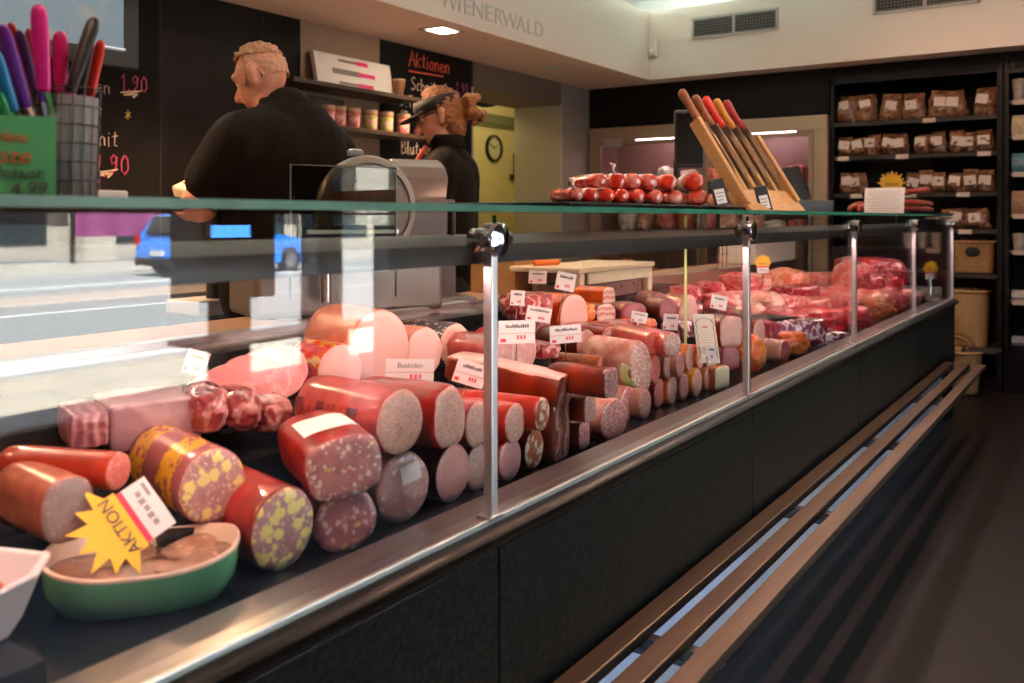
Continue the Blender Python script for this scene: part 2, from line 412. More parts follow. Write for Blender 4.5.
# ---------------------------------------------------------------- bulkhead fittings
sg = thing('wall_lettering', 'raised pale grey WIENERWALD lettering on the white bulkhead', 'sign', (-3.45, 4.0, 2.7))
letm = mat('sign letters', (.46, .42, .37), .6)
p0 = atX(441, 3, -3.45); p1 = atX(543, 28, -3.45)
mid = (p0 + p1) / 2
ws = 'WIENERWALD'; adv = {'I': .45, 'W': 1.35}; tot = sum(adv.get(c, 1) for c in ws); yy = p0.y
for c in ws + '\u00b7':
    if c == '\u00b7': text(c, sg, letm, (.003, p0.y - .2 - 4.0, mid.z - 2.7), .2, BX, 'letter'); continue
    a_ = adv.get(c, 1) / tot * (p1.y - p0.y)
    text(c, sg, letm, (.003, yy + a_ / 2 - 4.0, mid.z - 2.7), .155, BX, 'letter', sx=1.15); yy += a_
def ceiling_spot(name, label, px, py, round_):
    p = atZ(px, py, SOF) if px is not None else Vector((-3.7, py, SOF))
    r = thing(name, label, 'ceiling light', (p.x, p.y, SOF), 0, 'spotlights in the bulkhead')
    if round_:
        MB().lathe([(.085, 0), (.085, -.006), (.065, -.008), (.06, 0)], seg=32).build('trim_ring', steel, r, 'auto')
        MB().lathe([(.06, -.001), (.03, -.003)], seg=24).build('lens', mat('dim lens', (.3, .25, .2), .4, emit=(1, .75, .5), estr=.06), r)
    else:
        f = MB()
        for a, b_ in (((-.1, -.12, -.006), (.1, -.085, 0)), ((-.1, .085, -.006), (.1, .12, 0)), ((-.1, -.12, -.006), (-.07, .12, 0)), ((.07, -.12, -.006), (.1, .12, 0))): f.span(a, b_)
        f.build('trim_frame', white, r)
        MB().span((-.07, -.085, -.003), (.07, .085, -.001)).build('lens', mat('lit lens', (1, .9, .8), .4, emit=(1, .72, .45), estr=14), r)
    return p
sp1 = ceiling_spot('ceiling_light', 'lit square spotlight in the bulkhead underside above the aisle', 442, 30, False)
sp2 = ceiling_spot('ceiling_light', 'unlit round spotlight in the bulkhead near the far corner', 552, 68, True)
def light(kind, name, loc, energy, color, size=.1, rot=(0, 0, 0), **k):
    l = bpy.data.lights.new(name, kind); l.energy = energy; l.color = color
    if kind == 'AREA':
        l.shape = 'RECTANGLE'; l.size = size if not isinstance(size, tuple) else size[0]; l.size_y = size if not isinstance(size, tuple) else size[1]
    elif kind != 'SUN': l.shadow_soft_size = size
    for a, b_ in k.items(): setattr(l, a, b_)
    o = bpy.data.objects.new(name, l); COL.objects.link(o); o.location = loc; o.rotation_euler = rot
    return o
WARM = (1, .60, .35)
for yy, e in ((sp1.y, 80), (2.9, 140), (1.24, 110), (-.5, 90)):
    light('SPOT', 'spot_lamp', (-3.55 if yy != sp1.y else sp1.x, yy, SOF - .02), e, WARM, .05, (0, R(-14), 0), spot_size=R(120), spot_blend=.8)
light('POINT', 'kitchen_lamp', (-5.5, 6.6, 2.6), 8, (1, .84, .42), .15)
light('POINT', 'kitchen_lamp', (-5.5, 8.6, 2.6), 5, (1, .84, .42), .15)
# cove light strip on top of the bulkhead
cv = thing('cove_light', 'cool white light strip hidden on top of the bulkhead', 'light', (-3.62, 4, 3.11))
cl = MB(); cl.span((0, -5, 0), (.05, 3.3, .03)); cl.span((.17, 3.44, 0), (5.5, 3.49, .03))
cl.build('light_strip', mat('cove tube', (1, 1, 1), .5, emit=(.78, 1, .93), estr=12), cv)
# ventilation grilles and sensor on the bulkhead
def vent(label, px, py, wpx, hpx):
    p = atY(px, py, 7.27); k = pxm(p)
    w_, h_ = wpx * k * 1.12, hpx * k
    r = thing('air_vent', label, 'vent', (p.x, 7.27, p.z), 0, 'grilles in the bulkhead')
    f = MB()
    for a, b_ in (((-w_ / 2, -.012, -h_ / 2), (w_ / 2, 0, -h_ / 2 + .02)), ((-w_ / 2, -.012, h_ / 2 - .02), (w_ / 2, 0, h_ / 2)), ((-w_ / 2, -.012, -h_ / 2), (-w_ / 2 + .02, 0, h_ / 2)), ((w_ / 2 - .02, -.012, -h_ / 2), (w_ / 2, 0, h_ / 2)), ((-.012, -.012, -h_ / 2), (.012, 0, h_ / 2))): f.span(a, b_)
    f.build('vent_frame', mat('vent frame', (.42, .38, .33), .5), r)
    MB().span((-w_ / 2 + .02, -.003, -h_ / 2 + .02), (w_ / 2 - .02, -.001, h_ / 2 - .02)).build('vent_backing', blackm, r)
    s_ = MB()
    for i in range(6):
        z = -h_ / 2 + .02 + (i + .5) * (h_ - .04) / 6
        s_.box((0, -.006, z), (w_ - .04, .006, .004))
    for i in range(28):
        x = -w_ / 2 + .03 + i * (w_ - .06) / 27
        s_.box((x, -.008, 0), (.003, .004, h_ - .04))
    s_.build('vent_grid', mat('vent grid', (.2, .18, .15), .5), r)
vent('long two-part air grille on the bulkhead above the fridge', 734, 24, 80, 22)
vent('air grille cut by the top right picture edge', 925, -3, 88, 24)
p = atY(651, 50, 7.27)
r = thing('motion_sensor', 'small white sensor box on the bulkhead by the corner', 'sensor', (p.x + .02, 7.27, p.z))
MB().span((-.04, -.03, -.07), (.04, 0, .07)).build('housing', white_paint, r, bevel=.012)
MB().lathe([(.02, -.01), (.018, .004), (.006, .01)], (0, 0, 0)).build('lens', white, r, True, loc=(0, -.034, -.02), rot=(R(90), 0, 0))
# ================================================================ the refrigerated counter
GX, ZB, ZT = -.90, .763, 1.291
PY = [1.264 + 1.281 * i for i in range(-1, 5)]
YE = PY[-1]; Y0 = PY[0]
FLAT, T1, T2, T3 = .735, .84, .92, .965        # levels of the stepped black display deck
ctr = thing('display_counter', 'long glass fronted refrigerated meat counter with dark granite base', 'counter', (-1.4, 3.2, 0))
def cpart(mb, name, m, parent=ctr, **k):
    o = mb.build(name, m, None, **k); o.parent = parent
    o.location = Vector(o.location) - Vector(parent.location if parent is ctr else (0, 0, 0)); return o
gb = MB()
for i in range(5): gb.span((-.92, PY[i] + .002, .355), (-.88, PY[i + 1] - .002, .715))
cpart(gb, 'granite_panel', granite, bevel=.002)
prof = [(-.895, .758), (-.878, .757), (-.866, .753), (-.859, .747), (-.859, .737), (-.866, .728), (-.895, .722)]
bn = MB().loft([[Vector((x, y, z)) for x, z in prof] for y in (Y0, YE + .01)])
cpart(bn, 'granite_bullnose', granite_dim, smooth='auto')
cpart(MB().span((-.915, Y0, .70), (-.885, YE, .724)), 'shadow_groove', blackm)
cpart(MB().span((-1.95, Y0, 0), (-.96, YE, .45)), 'toe_kick', mat('plinth', (.016, .017, .02), .35))
cpart(MB().span((-.96, Y0, .01), (-.955, YE, .275)), 'toe_board', mat('pale toe board', (.72, .74, .76), .35))
cpart(MB().span((-1.95, Y0, .45), (-.92, YE, .70)), 'body', blackm)
# steel sill under the panes
si = MB(); si.span((-.93, Y0, .745), (-.897, YE, .764)); cpart(si, 'steel_sill', mat('sill steel', (.40, .36, .33), .3, 1), bevel=.003)
cpart(MB().span((-.8975, Y0, .753), (-.888, YE, .7665)), 'lip', mat('lip steel', (.55, .62, .57), .35, .7), bevel=.002)
si = MB(); si.span((-.992, Y0, .735), (-.93, YE, .760)); cpart(si, 'inner_ledge', mat('satin ledge', (.24, .21, .19), .35, .85), bevel=.003)
dk = MB(); DS = 4.0; dprof = [(-.992, .70), (-.992, FLAT), (-1.31, FLAT), (-1.31, T1), (-1.52, T1), (-1.52, T2), (-1.74, T2), (-1.74, T3), (-1.92, T3), (-1.92, .70)]
dk.loft([[Vector((x, y, z)) for x, z in dprof] for y in (Y0, DS)])
dprof2 = [(-.992, .70), (-.992, FLAT), (-1.31, FLAT), (-1.31, .765), (-1.52, .765), (-1.52, .79), (-1.92, .79), (-1.92, .70)]
dk.loft([[Vector((x, y, z)) for x, z in dprof2] for y in (DS, YE - .01)])
cpart(dk, 'display_deck', deckm)
bp_ = MB(); bp_.span((-1.95, Y0, .70), (-1.92, YE, .985)); cpart(bp_, 'back_upstand', steel, bevel=.004)
wt = MB(); wt.span((-2.28, Y0, .93), (-1.95, YE, .97)); cpart(wt, 'staff_worktop', mat('staff worktop', (.42, .27, .17), .35, 0, (.32, .2, .12), 20, (8, .6, 1)), bevel=.004)
cpart(MB().span((-2.2, Y0, 0), (-1.95, YE, .93)), 'staff_cabinet', blackp)
# end wall of the counter base
cpart(MB().span((-1.95, YE - .01, 0), (-.89, YE + .012, .76)), 'end_panel', granite)
# posts with clamps
for i, y in enumerate(PY):
    q = thing('post', None, None); q.parent = ctr; q.location = (GX + 1.4, y - 3.2, 0)
    MB().span((-.008, -.009, ZB), (.011, .009, ZT - .02)).build('upright', mat('satin post', (.74, .75, .75), .36, 1), q, bevel=.002)
    MB().span((-.016, -.02, ZB - .001), (.016, .02, ZB + .008)).build('foot', steel, q, bevel=.002)
    k = MB()
    for s_ in (-1, 1):
        k.lathe([(.017, 0), (.02, .004), (.02, .012), (.014, .016), (.014, .02), (.02, .024), (.02, .034), (.012, .038)], seg=24)
        bmesh.ops.transform(k.bm, matrix=Matrix.Translation((0, s_ * .008, 1.243)) @ Matrix.Rotation(R(-90 * s_), 4, 'X'), verts=[v for v in k.bm.verts if not v.tag])
        for v in k.bm.verts: v.tag = True
    k.box((0, 0, 1.243), (.024, .05, .024))
    k.build('clamp', chrome, q, 'auto')
    MB().lathe([(.026, 0), (.03, .004), (.028, .012), (.012, .018), (.0005, .019)], seg=32).build('knob', chrome, q, 'auto', loc=(.012, 0, 1.243), rot=(0, R(90), 0))
for i in range(5):
    a, b_ = PY[i] + .014, PY[i + 1] - .014
    o = cpart(MB().span((GX - .004, a, ZB + .004), (GX + .004, b_, ZT - .006)), 'glass_pane', clear)
    e = MB()
    for y in (a - .0012,): e.span((GX - .004, y, ZB + .004), (GX + .004, y + .0012, ZT - .006))
    e.build('polished_edge', greenedge, o)
cpart(MB().span((-1.9, YE - .008, ZB + .004), (GX - .01, YE, ZT - .004)), 'end_pane', clear)
ts = cpart(MB().span((-1.42, Y0 - .03, ZT), (-.8965, YE + .02, ZT + .012)), 'top_shelf', clear)
e = MB(); e.span((-.8965, Y0 - .03, ZT), (-.895, YE + .02, ZT + .012)); e.span((-1.42, YE + .02, ZT), (-.895, YE + .0215, ZT + .012))
o = e.build('polished_edge', edge_top, ts)
# lamp canopy inside the case and its pinkish tubes
cprof = [(-1.38, 1.20), (-1.372, 1.222), (-1.35, 1.238), (-1.31, 1.242), (-1.26, 1.236), (-1.228, 1.22), (-1.22, 1.20), (-1.222, 1.179), (-1.23, 1.178), (-1.235, 1.205), (-1.36, 1.205), (-1.372, 1.178), (-1.38, 1.179)]
CX = -.985
cprof = [(x * .8 + 1.3 * .8 + CX, H - (H - z) * .785) for x, z in cprof]
cn = MB().loft([[Vector((x, y, z)) for x, z in cprof] for y in (Y0 + .03, YE - .03)])
can = cpart(cn, 'lamp_canopy', mat('canopy metal', (.035, .032, .03), .42, .3), smooth='auto')
tubem = mat('pink case tube', (1, 1, 1), .5, emit=(1, .63, .57), estr=CASE)
for i in range(5):
    MB().cyl((CX, PY[i] + .08, 1.212), (CX, PY[i + 1] - .08, 1.212), .007, seg=10).build('lamp_tube', tubem, can)
hang = MB()
for y in PY: hang.span((CX - .005, y - .004, 1.245), (CX + .005, y + .004, ZT))
cpart(hang, 'canopy_hanger', chrome)
# glass divider standing across the deck, its edge glow painted pale green
for yy, x0 in ((atX(684, 250, -1.3).y, -1.3),):
    dv = cpart(MB().span((-1.72, yy, T1 - .05), (x0, yy + .008, 1.286)), 'glass_divider', clear)
    MB().span((x0, yy, T1 - .05), (x0 + .002, yy + .022, 1.286)).build('polished_edge', mat('green edge glow', (.55, .62, .25), .2, coat=.5), dv)
led = MB(); led.span((-.915, Y0, .349), (-.905, 2.7, .355)); cpart(led, 'light_strip', mat('blue light strip', (1, 1, 1), .5, emit=(.30, .52, 1), estr=LED))
# ================================================================ the bag bench
bn_ = thing('bag_bench', 'long low bench of three brushed steel slats along the counter', 'bench', (-.755, 3.4, 0))
slatm = mat('slat steel', (.24, .165, .115), .4, .85, (.18, .125, .09), 40, (1, .03, 1), .04)
BY0, BY1 = -1.6, 5.85
for x0, x1 in ((-.862, -.812), (-.774, -.725), (-.690, -.642)):
    o = MB().span((x0, BY0, .405), (x1, BY1, .43)).build('slat', slatm, bevel=.003); o.parent = bn_; o.location = -Vector(bn_.location)
lightsteel = mat('pale rail', (.75, .77, .8), .5, .1)
for yy in [atZ(640, 636, .4).y + i * 1.02 for i in range(-1, 6)]:
    k = MB(); k.span((-.90, yy - .02, .372), (-.70, yy + .02, .384)); k.span((-.888, yy - .02, .36), (-.879, yy + .02, .41))
    k.span((-.85, yy - .015, .384), (-.655, yy + .015, .405))
    o = k.build('bracket', darksteel, bn_); o.location = -Vector(bn_.location)
# ================================================================ back wall: chalkboards, shelves, screen
ck_white = mat('white chalk', (.72, .58, .45), .8); ck_pink = mat('pink chalk', (.6, .08, .16), .8)
ck_red = mat('red chalk', (.85, .13, .06), .8); ck_yel = mat('yellow chalk', (.75, .72, .1), .8); ck_vio = mat('violet chalk', (.4, .06, .3), .8); ck_grn = mat('green chalk', (.3, .55, .05), .8)
def board(label, y0, y1, z0, z1):
    b_ = MB().span((0, y0, z0), (.01, y1, z1)).build('chalkboard', slate); b_.location = (BWX + .001, 0, 0)
    return tag(b_, label, 'chalkboard')
bl = board('black chalkboard with prices behind the knife pot', .6, y158 - .005, .9, SOF)
bXc = .014
def onb(px, py): q = atX(px, py, BWX + .014); return (q.y, q.z)
def wr(s, px, py, hpx, b_, m): 
    q = atX(px, py, BWX + .014); return chalk(s, b_, m, (q.y, q.z), hpx * pxm(q), X=bXc)
wr('en', 96, 93, 15, bl, ck_white); wr('1,90', 121, 90, 16, bl, ck_pink); wr('_', 121, 95, 26, bl, ck_white)
wr('*', 95, 118, 13, bl, ck_yel); wr('*', 125, 121, 12, bl, ck_yel)
wr('mit', 95, 146, 17, bl, ck_white); wr('9,90', 92, 174, 20, bl, ck_pink); wr('_', 94, 176, 28, bl, ck_white)
br_ = board('black chalkboard headed Aktionen beside the doorway', y380, y473 - .045, .9, SOF - .002)
wr('Aktionen', 409, 66, 15.5, br_, ck_red)
MB().tube([Vector((bXc, *onb(409, 71))), Vector((bXc, *onb(443, 76.5)))], .006, 6).build('chalk_line', ck_red, br_)
wr('Schnitzel', 411, 90, 13, br_, ck_white); wr('O.Tu', 399, 106, 12, br_, ck_white); wr('en', 401, 116, 10, br_, ck_white)
wr('Blutwurst', 401, 154, 14, br_, ck_white); wr('Ro', 401, 163, 9, br_, ck_white) if 'R' in GL else None
wr('1,90', 456, 93, 11, br_, ck_vio); wr('*', 462, 107, 9, br_, ck_grn); wr('*', 463, 137, 9, br_, ck_grn)
# wall shelves
def wall_shelf(label, px0, px1, pyf, pxf, ymin=None):
    q = atX(pxf, pyf, BWX + .25)
    ya = atX(px0, 90, BWX + .25).y if ymin is None else ymin; yb = atX(px1, 90, BWX + .25).y
    o = MB().span((0, ya, -.028), (.25, yb, 0)).build('wall_shelf', shelfwood, bevel=.003)
    o.location = (BWX + .006, 0, q.z); tag(o, label, 'shelf', 'dark wall shelves'); return q.z, ya, yb
zs1, ya1, yb1 = wall_shelf('upper dark wall shelf carrying the knife set box', 293, 420, 86, 350)
zs2, ya2, yb2 = wall_shelf('lower dark wall shelf carrying a row of paper jars', 330, 426, 131, 385, ya1)
# boxed knife set standing on the upper shelf
pA, pB = atX(320, 78, BWX + .14), atX(396, 90, BWX + .14)
bx = thing('knife_set_box', 'white box printed with pink handled knives on the upper shelf', 'box', (BWX + .11, (pA.y + pB.y) / 2, zs1), 0)
bw = pB.y - pA.y; bh = 36 * pxm(pA)
lean = Matrix.Rotation(R(-12), 3, 'Y')
def leanbox(c, d, m, nm, off=0):
    return MB().box(lean @ Vector((c[0], c[1], c[2] + bh / 2)), d, lean).build(nm, m, bx, bevel=.003)
leanbox((0, 0, 0), (.035, bw, bh), mat('box white', (.8, .76, .72), .5), 'box_body')
leanbox((-.024, .03, .012), (.012, bw * .97, bh), mat('box orange', (.75, .22, .03), .5), 'box_back')
pinkp = mat('print pink', (.8, .03, .22), .6)
for (y, z, l, hl) in ((-.02, .075, .18, .11), (-.03, .0, .26, .16), (-.02, -.075, .2, .14)):
    k = MB(); k.box(lean @ Vector((.0185, y - hl * .3, z + bh / 2)), (.001, l, .018 if l < .25 else .036), lean)
    k.build('printed_blade', mat('print grey', (.22, .2, .19), .6), bx)
    k = MB(); k.box(lean @ Vector((.0188, y + l / 2, z + bh / 2)), (.001, hl, .028), lean); k.build('printed_handle', pinkp, bx)
# paper jars
def jar(name, label, px, pyb, shelfz, hpx, style, group):
    q = atX(px, pyb, BWX + .15); k = pxm(q); h = hpx * k; rr = h * .33
    t = thing(name, label, 'jar', (BWX + .15, q.y, shelfz), 0, group)
    if style == 'brown':
        MB().lathe([(rr * .72, 0), (rr * .75, h * .4), (rr * .95, h * .55), (rr * 1.02, h * .9), (rr * 1.04, h)], seg=24).build('jar_body', mat('terracotta cup', (.42, .2, .08), .5, 0, (.25, .1, .05), 40), t, True)
        MB().lathe([(rr * 1.1, h * .9), (rr * 1.1, h), (rr * .2, h * 1.0)], seg=24).build('jar_rim', mat('cup rim', (.6, .4, .25), .5), t, 'auto')
    else:
        MB().lathe([(rr * .85, 0), (rr * 1.0, h * .86)], seg=24).build('jar_body', mat('brown jar', (.4, .17, .08), .5), t, 'auto')
        MB().lathe([(rr * .9, h * .14), (rr * 1.005, h * .74)], seg=24, caps=(False, False)).build('jar_label', mat('jar label ' + style, (.75, .45, .42), .6, 0, {'pink': (.5, .1, .12), 'green': (.35, .45, .1)}[style], 26, contrast=.08), t, 'auto')
        MB().lathe([(rr * 1.06, h * .84), (rr * 1.06, h), (rr * .1, h * 1.001)], seg=24).build('jar_lid', mat('jar lid', (.5, .34, .22), .5), t, 'auto')
jar('terracotta_cup', 'brown waisted cup standing at the end of the upper shelf', 399, 90, zs1, 18, 'brown', 'jars on the wall shelves')
for px, st, lb in ((328, 'pink', "pink labelled jar half hidden behind the large man's shoulder"), (339, 'pink', 'second pink labelled jar on the lower shelf beside the hidden one'), (353.5, 'pink', 'tall pink labelled jar with red script on the lower shelf'),
                   (370.5, 'green', 'jar with green leaf label in the middle of the lower shelf'), (386.5, 'green', 'jar with yellow green label near the chalkboard edge'), (403, 'pink', 'pink labelled jar in front of the Aktionen chalkboard')):
    jar('paper_jar', lb, px, 131, zs2, 21, st, 'jars on the wall shelves')
q = atX(333, 108, BWX + .12)
o = MB().span((-.06, -.22, 0), (.04, .1, .075)).build('box', mat('dark box', (.02, .02, .018), .5), bevel=.004); o.location = (BWX + .08, q.y, zs2 + .13)
o.location.z = zs2 + .001; tag(o, 'black flat box lying behind the jars on the lower shelf', 'box'); o.scale.z = 2.4
# wall screen
q = atX(139, 69.5, -4.02)
tv = thing('display_screen', 'large grey framed wall screen at the top left', 'screen', (-4.02, q.y, q.z))
MB().span((-.06, -1.1, 0), (0, 0, .47)).build('bezel', mat('screen bezel', (.035, .045, .05), .5), tv, bevel=.006)
m, nt, b = _new('screen picture')
co = _coord(nt, False); n = _noise(nt, co, 7, 8)
sp = _mix(nt, _mapr(nt, n, .55, .7), (.30, .42, .48), (.62, .5, .42))
nt.links.new(sp, b.inputs['Emission Color']); b.inputs['Emission Strength'].default_value = .2; b.inputs['Base Color'].default_value = (.05, .06, .07, 1); b.inputs['Roughness'].default_value = .3
MB().span((.0, -1.06, .075), (.003, -.085, .45)).build('screen_panel', m, tv)
MB().span((.003, -.19, .083), (.004, -.075, .09)).build('logo_strip', mat('screen caption', (.8, .8, .8), .5, emit=(1, 1, 1), estr=.2), tv)
MB().span((-.16, -.8, .15), (-.06, -.3, .35)).build('wall_mount', blackm, tv)
# clock in the kitchen
ck = thing('wall_clock', 'round white wall clock with black rim seen through the doorway', 'clock', tuple(atX(493, 148.5, -6.395)))
rr = 13.5 * pxm(ck.location)
def disc(prof, nm, m, sm='auto', caps=(True, True)): return MB().lathe(prof, seg=40, caps=caps).build(nm, m, ck, sm, rot=(0, R(90), 0))
disc([(rr, 0), (rr, .03), (rr * .97, .04), (rr * .86, .04), (rr * .855, .005)], 'rim', blackm, caps=(True, False))
disc([(rr * .87, .012), (rr * .1, .0125)], 'dial', mat('clock dial', (.62, .6, .42), .6))
for nm, a, l in (('hour_hand', 60, .45), ('minute_hand', 300, .65)):
    d = Vector((0, math.sin(R(a)), math.cos(R(a))))
    MB().tube([Vector((.022, 0, 0)), Vector((.022, 0, 0)) + d * rr * l], .006, 6).build(nm, blackm, ck)
tk = MB()
for i in range(12): d = Vector((0, math.sin(R(30 * i)), math.cos(R(30 * i)))); tk.tube([Vector((.014, 0, 0)) + d * rr * .68, Vector((.014, 0, 0)) + d * rr * .78], .005, 6)
tk.build('hour_marks', blackm, ck)
q = atX(499, 121, -6.39)
o = MB().span((0, -1.0, -.05), (.06, 1.3, .06)).span((0, -1.0, -.09), (.03, 1.3, -.05)).build('cable_trunking', mat('trunking', (.16, .17, .10), .5)); o.location = q; tag(o, 'dark horizontal trunking on the kitchen wall above the clock', 'trunking')
q = atX(484, 101, -4.9)
o = MB().lathe([(.02, .07), (.07, .05), (.12, .01), (.13, -.02), (.11, -.05), (.04, -.07)], seg=24).build('insect_lamp', blackm, None, True); o.location = q; o.scale = (.7, 1.3, .8); tag(o, 'black rounded fixture hanging under the doorway lintel', 'fixture')
MB().cyl((0, 0, .05), (0, 0, (2.9 - q.z) / .8), .012).build('hanging_rod', blackm, o)
q = atX(512, 177, -6.39)
hk = MB().span((0, -.05, -.03), (.05, .06, .03)).span((0, .03, -.05), (.03, .06, .3)).build('wall_hook', blackm); hk.location = q; tag(hk, 'small black bracket on the yellow kitchen wall under the clock', 'bracket')
# back work counter along the wall
o = struct(MB().span((-4.17, -2.5, 0), (-3.55, 5.2, .9)).build('trim_8', blackp)); o['label'] = 'dark base cabinets along the back wall'
o = MB().span((-4.17, -2.5, .9), (-3.53, 5.2, .94)).build('back_worktop', mat('pale worktop', (.09, .08, .068), .5), bevel=.004); tag(o, 'steel worktop along the back wall behind the staff', 'worktop')
# scale keypad terminal in front of the large man
q = atX(214, 183, -3.0)
sc_ = thing('scale_terminal', 'cream keypad terminal under the hand of the large man', 'scale', (-3.0, q.y, 0))
k = MB().box((0, 0, q.z - .01), (.24, .22, .05), Matrix.Rotation(R(24), 3, 'X') @ Matrix.Rotation(R(10), 3, 'Y')); k.build('keypad', mat('cream plastic', (.75, .62, .42), .4), sc_, bevel=.01)
k = MB()
for i in range(4):
    for j in range(3): k.box(Matrix.Rotation(R(24), 3, 'X') @ Matrix.Rotation(R(10), 3, 'Y') @ Vector((-.08 + i * .05, -.05 + j * .05, .028)) + Vector((0, 0, q.z - .01)), (.035, .035, .008), Matrix.Rotation(R(24), 3, 'X') @ Matrix.Rotation(R(10), 3, 'Y'))
k.build('keys', mat('keys', (.5, .4, .25), .5), sc_)
MB().cyl((0, 0, .95), (0, 0, q.z - .03), .03).build('column', blackm, sc_)
MB().span((-.13, -.13, .9), (.08, .13, .96)).build('base', mat('scale base', (.3, .28, .26), .4), sc_, bevel=.008)
MB().span((-.13, -.13, 0), (.06, .13, .9)).build('stand', blackp, sc_)
# ---------------------------------------------------------------- slicer on the staff worktop
WT = .97
q = atX(366, 168, -2.12)
sl = thing('meat_slicer', 'grey round bladed meat slicer with a smoked guard on the staff worktop', 'slicer', (-2.12, q.y, WT), R(-24))
gsl = mat('slicer alloy', (.26, .22, .19), .42, .55)
rb = 50 * pxm(q); zc_ = atX(366, 208, -2.12).z - WT
MB().span((-.16, -.42, 0), (.15, .22, .19)).build('slicer_base', mat('slicer steel', (.27, .22, .20), .42, .6), sl, bevel=.02, seg=3)
for x in (-.12, .11):
    for y in (-.36, .17): MB().cyl((x, y, -.0), (x, y, .02), .03).build('rubber_foot', blackm, sl)
def rot_disc(prof, nm, m, x, y, z): return MB().lathe(prof, seg=56).build(nm, m, sl, 'auto', loc=(x, y, z), rot=(0, R(90), 0))
rot_disc([(rb * .2, -.04), (rb * .98, -.04), (rb * 1.04, -.025), (rb * 1.05, 0), (rb * 1.0, .012), (rb * .9, .014), (rb * .88, .004), (rb * .3, .004)], 'blade_ring', gsl, .02, 0, zc_)
rot_disc([(rb * .86, .006), (rb * .84, .010), (rb * .6, .014), (rb * .58, .022), (rb * .2, .024), (.001, .024)], 'blade_cover', mat('slicer cover', (.13, .10, .08), .4, .6), .02, 0, zc_)
MB().span((-.1, -.16, .19), (.0, .16, zc_)).build('motor_housing', gsl, sl, bevel=.03, seg=3)
MB().lathe([(.026, 0), (.028, .006), (.027, .018), (.018, .024)], seg=24).build('adjusting_knob', mat('blue grey knob', (.2, .25, .32), .4), sl, 'auto', loc=(-.02, -.03, zc_ + rb * 1.04))
ga = Vector(sl.matrix_basis.inverted() @ atX(299, 167, -1.98)); gc = sl.matrix_basis.inverted() @ atX(386, 167, -1.98)
gq = (ga + gc) / 2
MB().box((gq.x, gq.y, gq.z - .16), (.006, abs(gc.y - ga.y), .33)).build('guard_panel', smoked, sl)
k = MB(); k.tube([(gq.x, ga.y, .06), (gq.x, ga.y, gq.z + .002), (gq.x, gc.y, gq.z + .002), (gq.x, gc.y, .06)], .004, 6); k.build('guard_frame', mat('guard frame', (.10, .10, .085), .4, .4), sl)
MB().box((gq.x - .05, gq.y + .03, gq.z - .2), (.10, .30, .012)).build('carriage', steel, sl)
MB().cyl((gq.x - .03, gq.y - .05, .05), (gq.x - .03, gq.y - .05, gq.z - .2), .015).build('carriage_arm', steel, sl)
# grey rounded scale head beside the slicer
q = atX(431, 180, -2.06)
sh = thing('counter_scale', 'grey counter scale with a big rounded head beside the slicer', 'scale', (-2.12, q.y, WT), R(-30))
k = pxm(q); w_, h_ = 52 * k, 44 * k
prof = [(-.10, 0), (.03, 0), (.045, .02), (.06, h_ * .55), (.03, h_ * .8), (-.01, h_ * .93), (-.05, h_), (-.09, h_ * .97), (-.11, h_ * .8)]
z0 = q.z - WT - h_ * .5
MB().loft([[Vector((x, y * w_ * .5 * (1 if abs(y) < .99 else 1), z + z0)) for x, z in prof] for y in (-1, -.97, .97, 1)]).build('scale_head', mat('scale shell', (.17, .14, .135), .38, .3, bump=0), sh, 'auto', bevel=.012)
MB().span((-.1, -.13, .0), (.05, .13, z0 + .01)).build('scale_stem', mat('scale shell dark', (.15, .13, .13), .4), sh, bevel=.01)
MB().span((-.15, -.17, .0), (.15, .17, .03)).build('weighing_plate', steel, sh, bevel=.006)
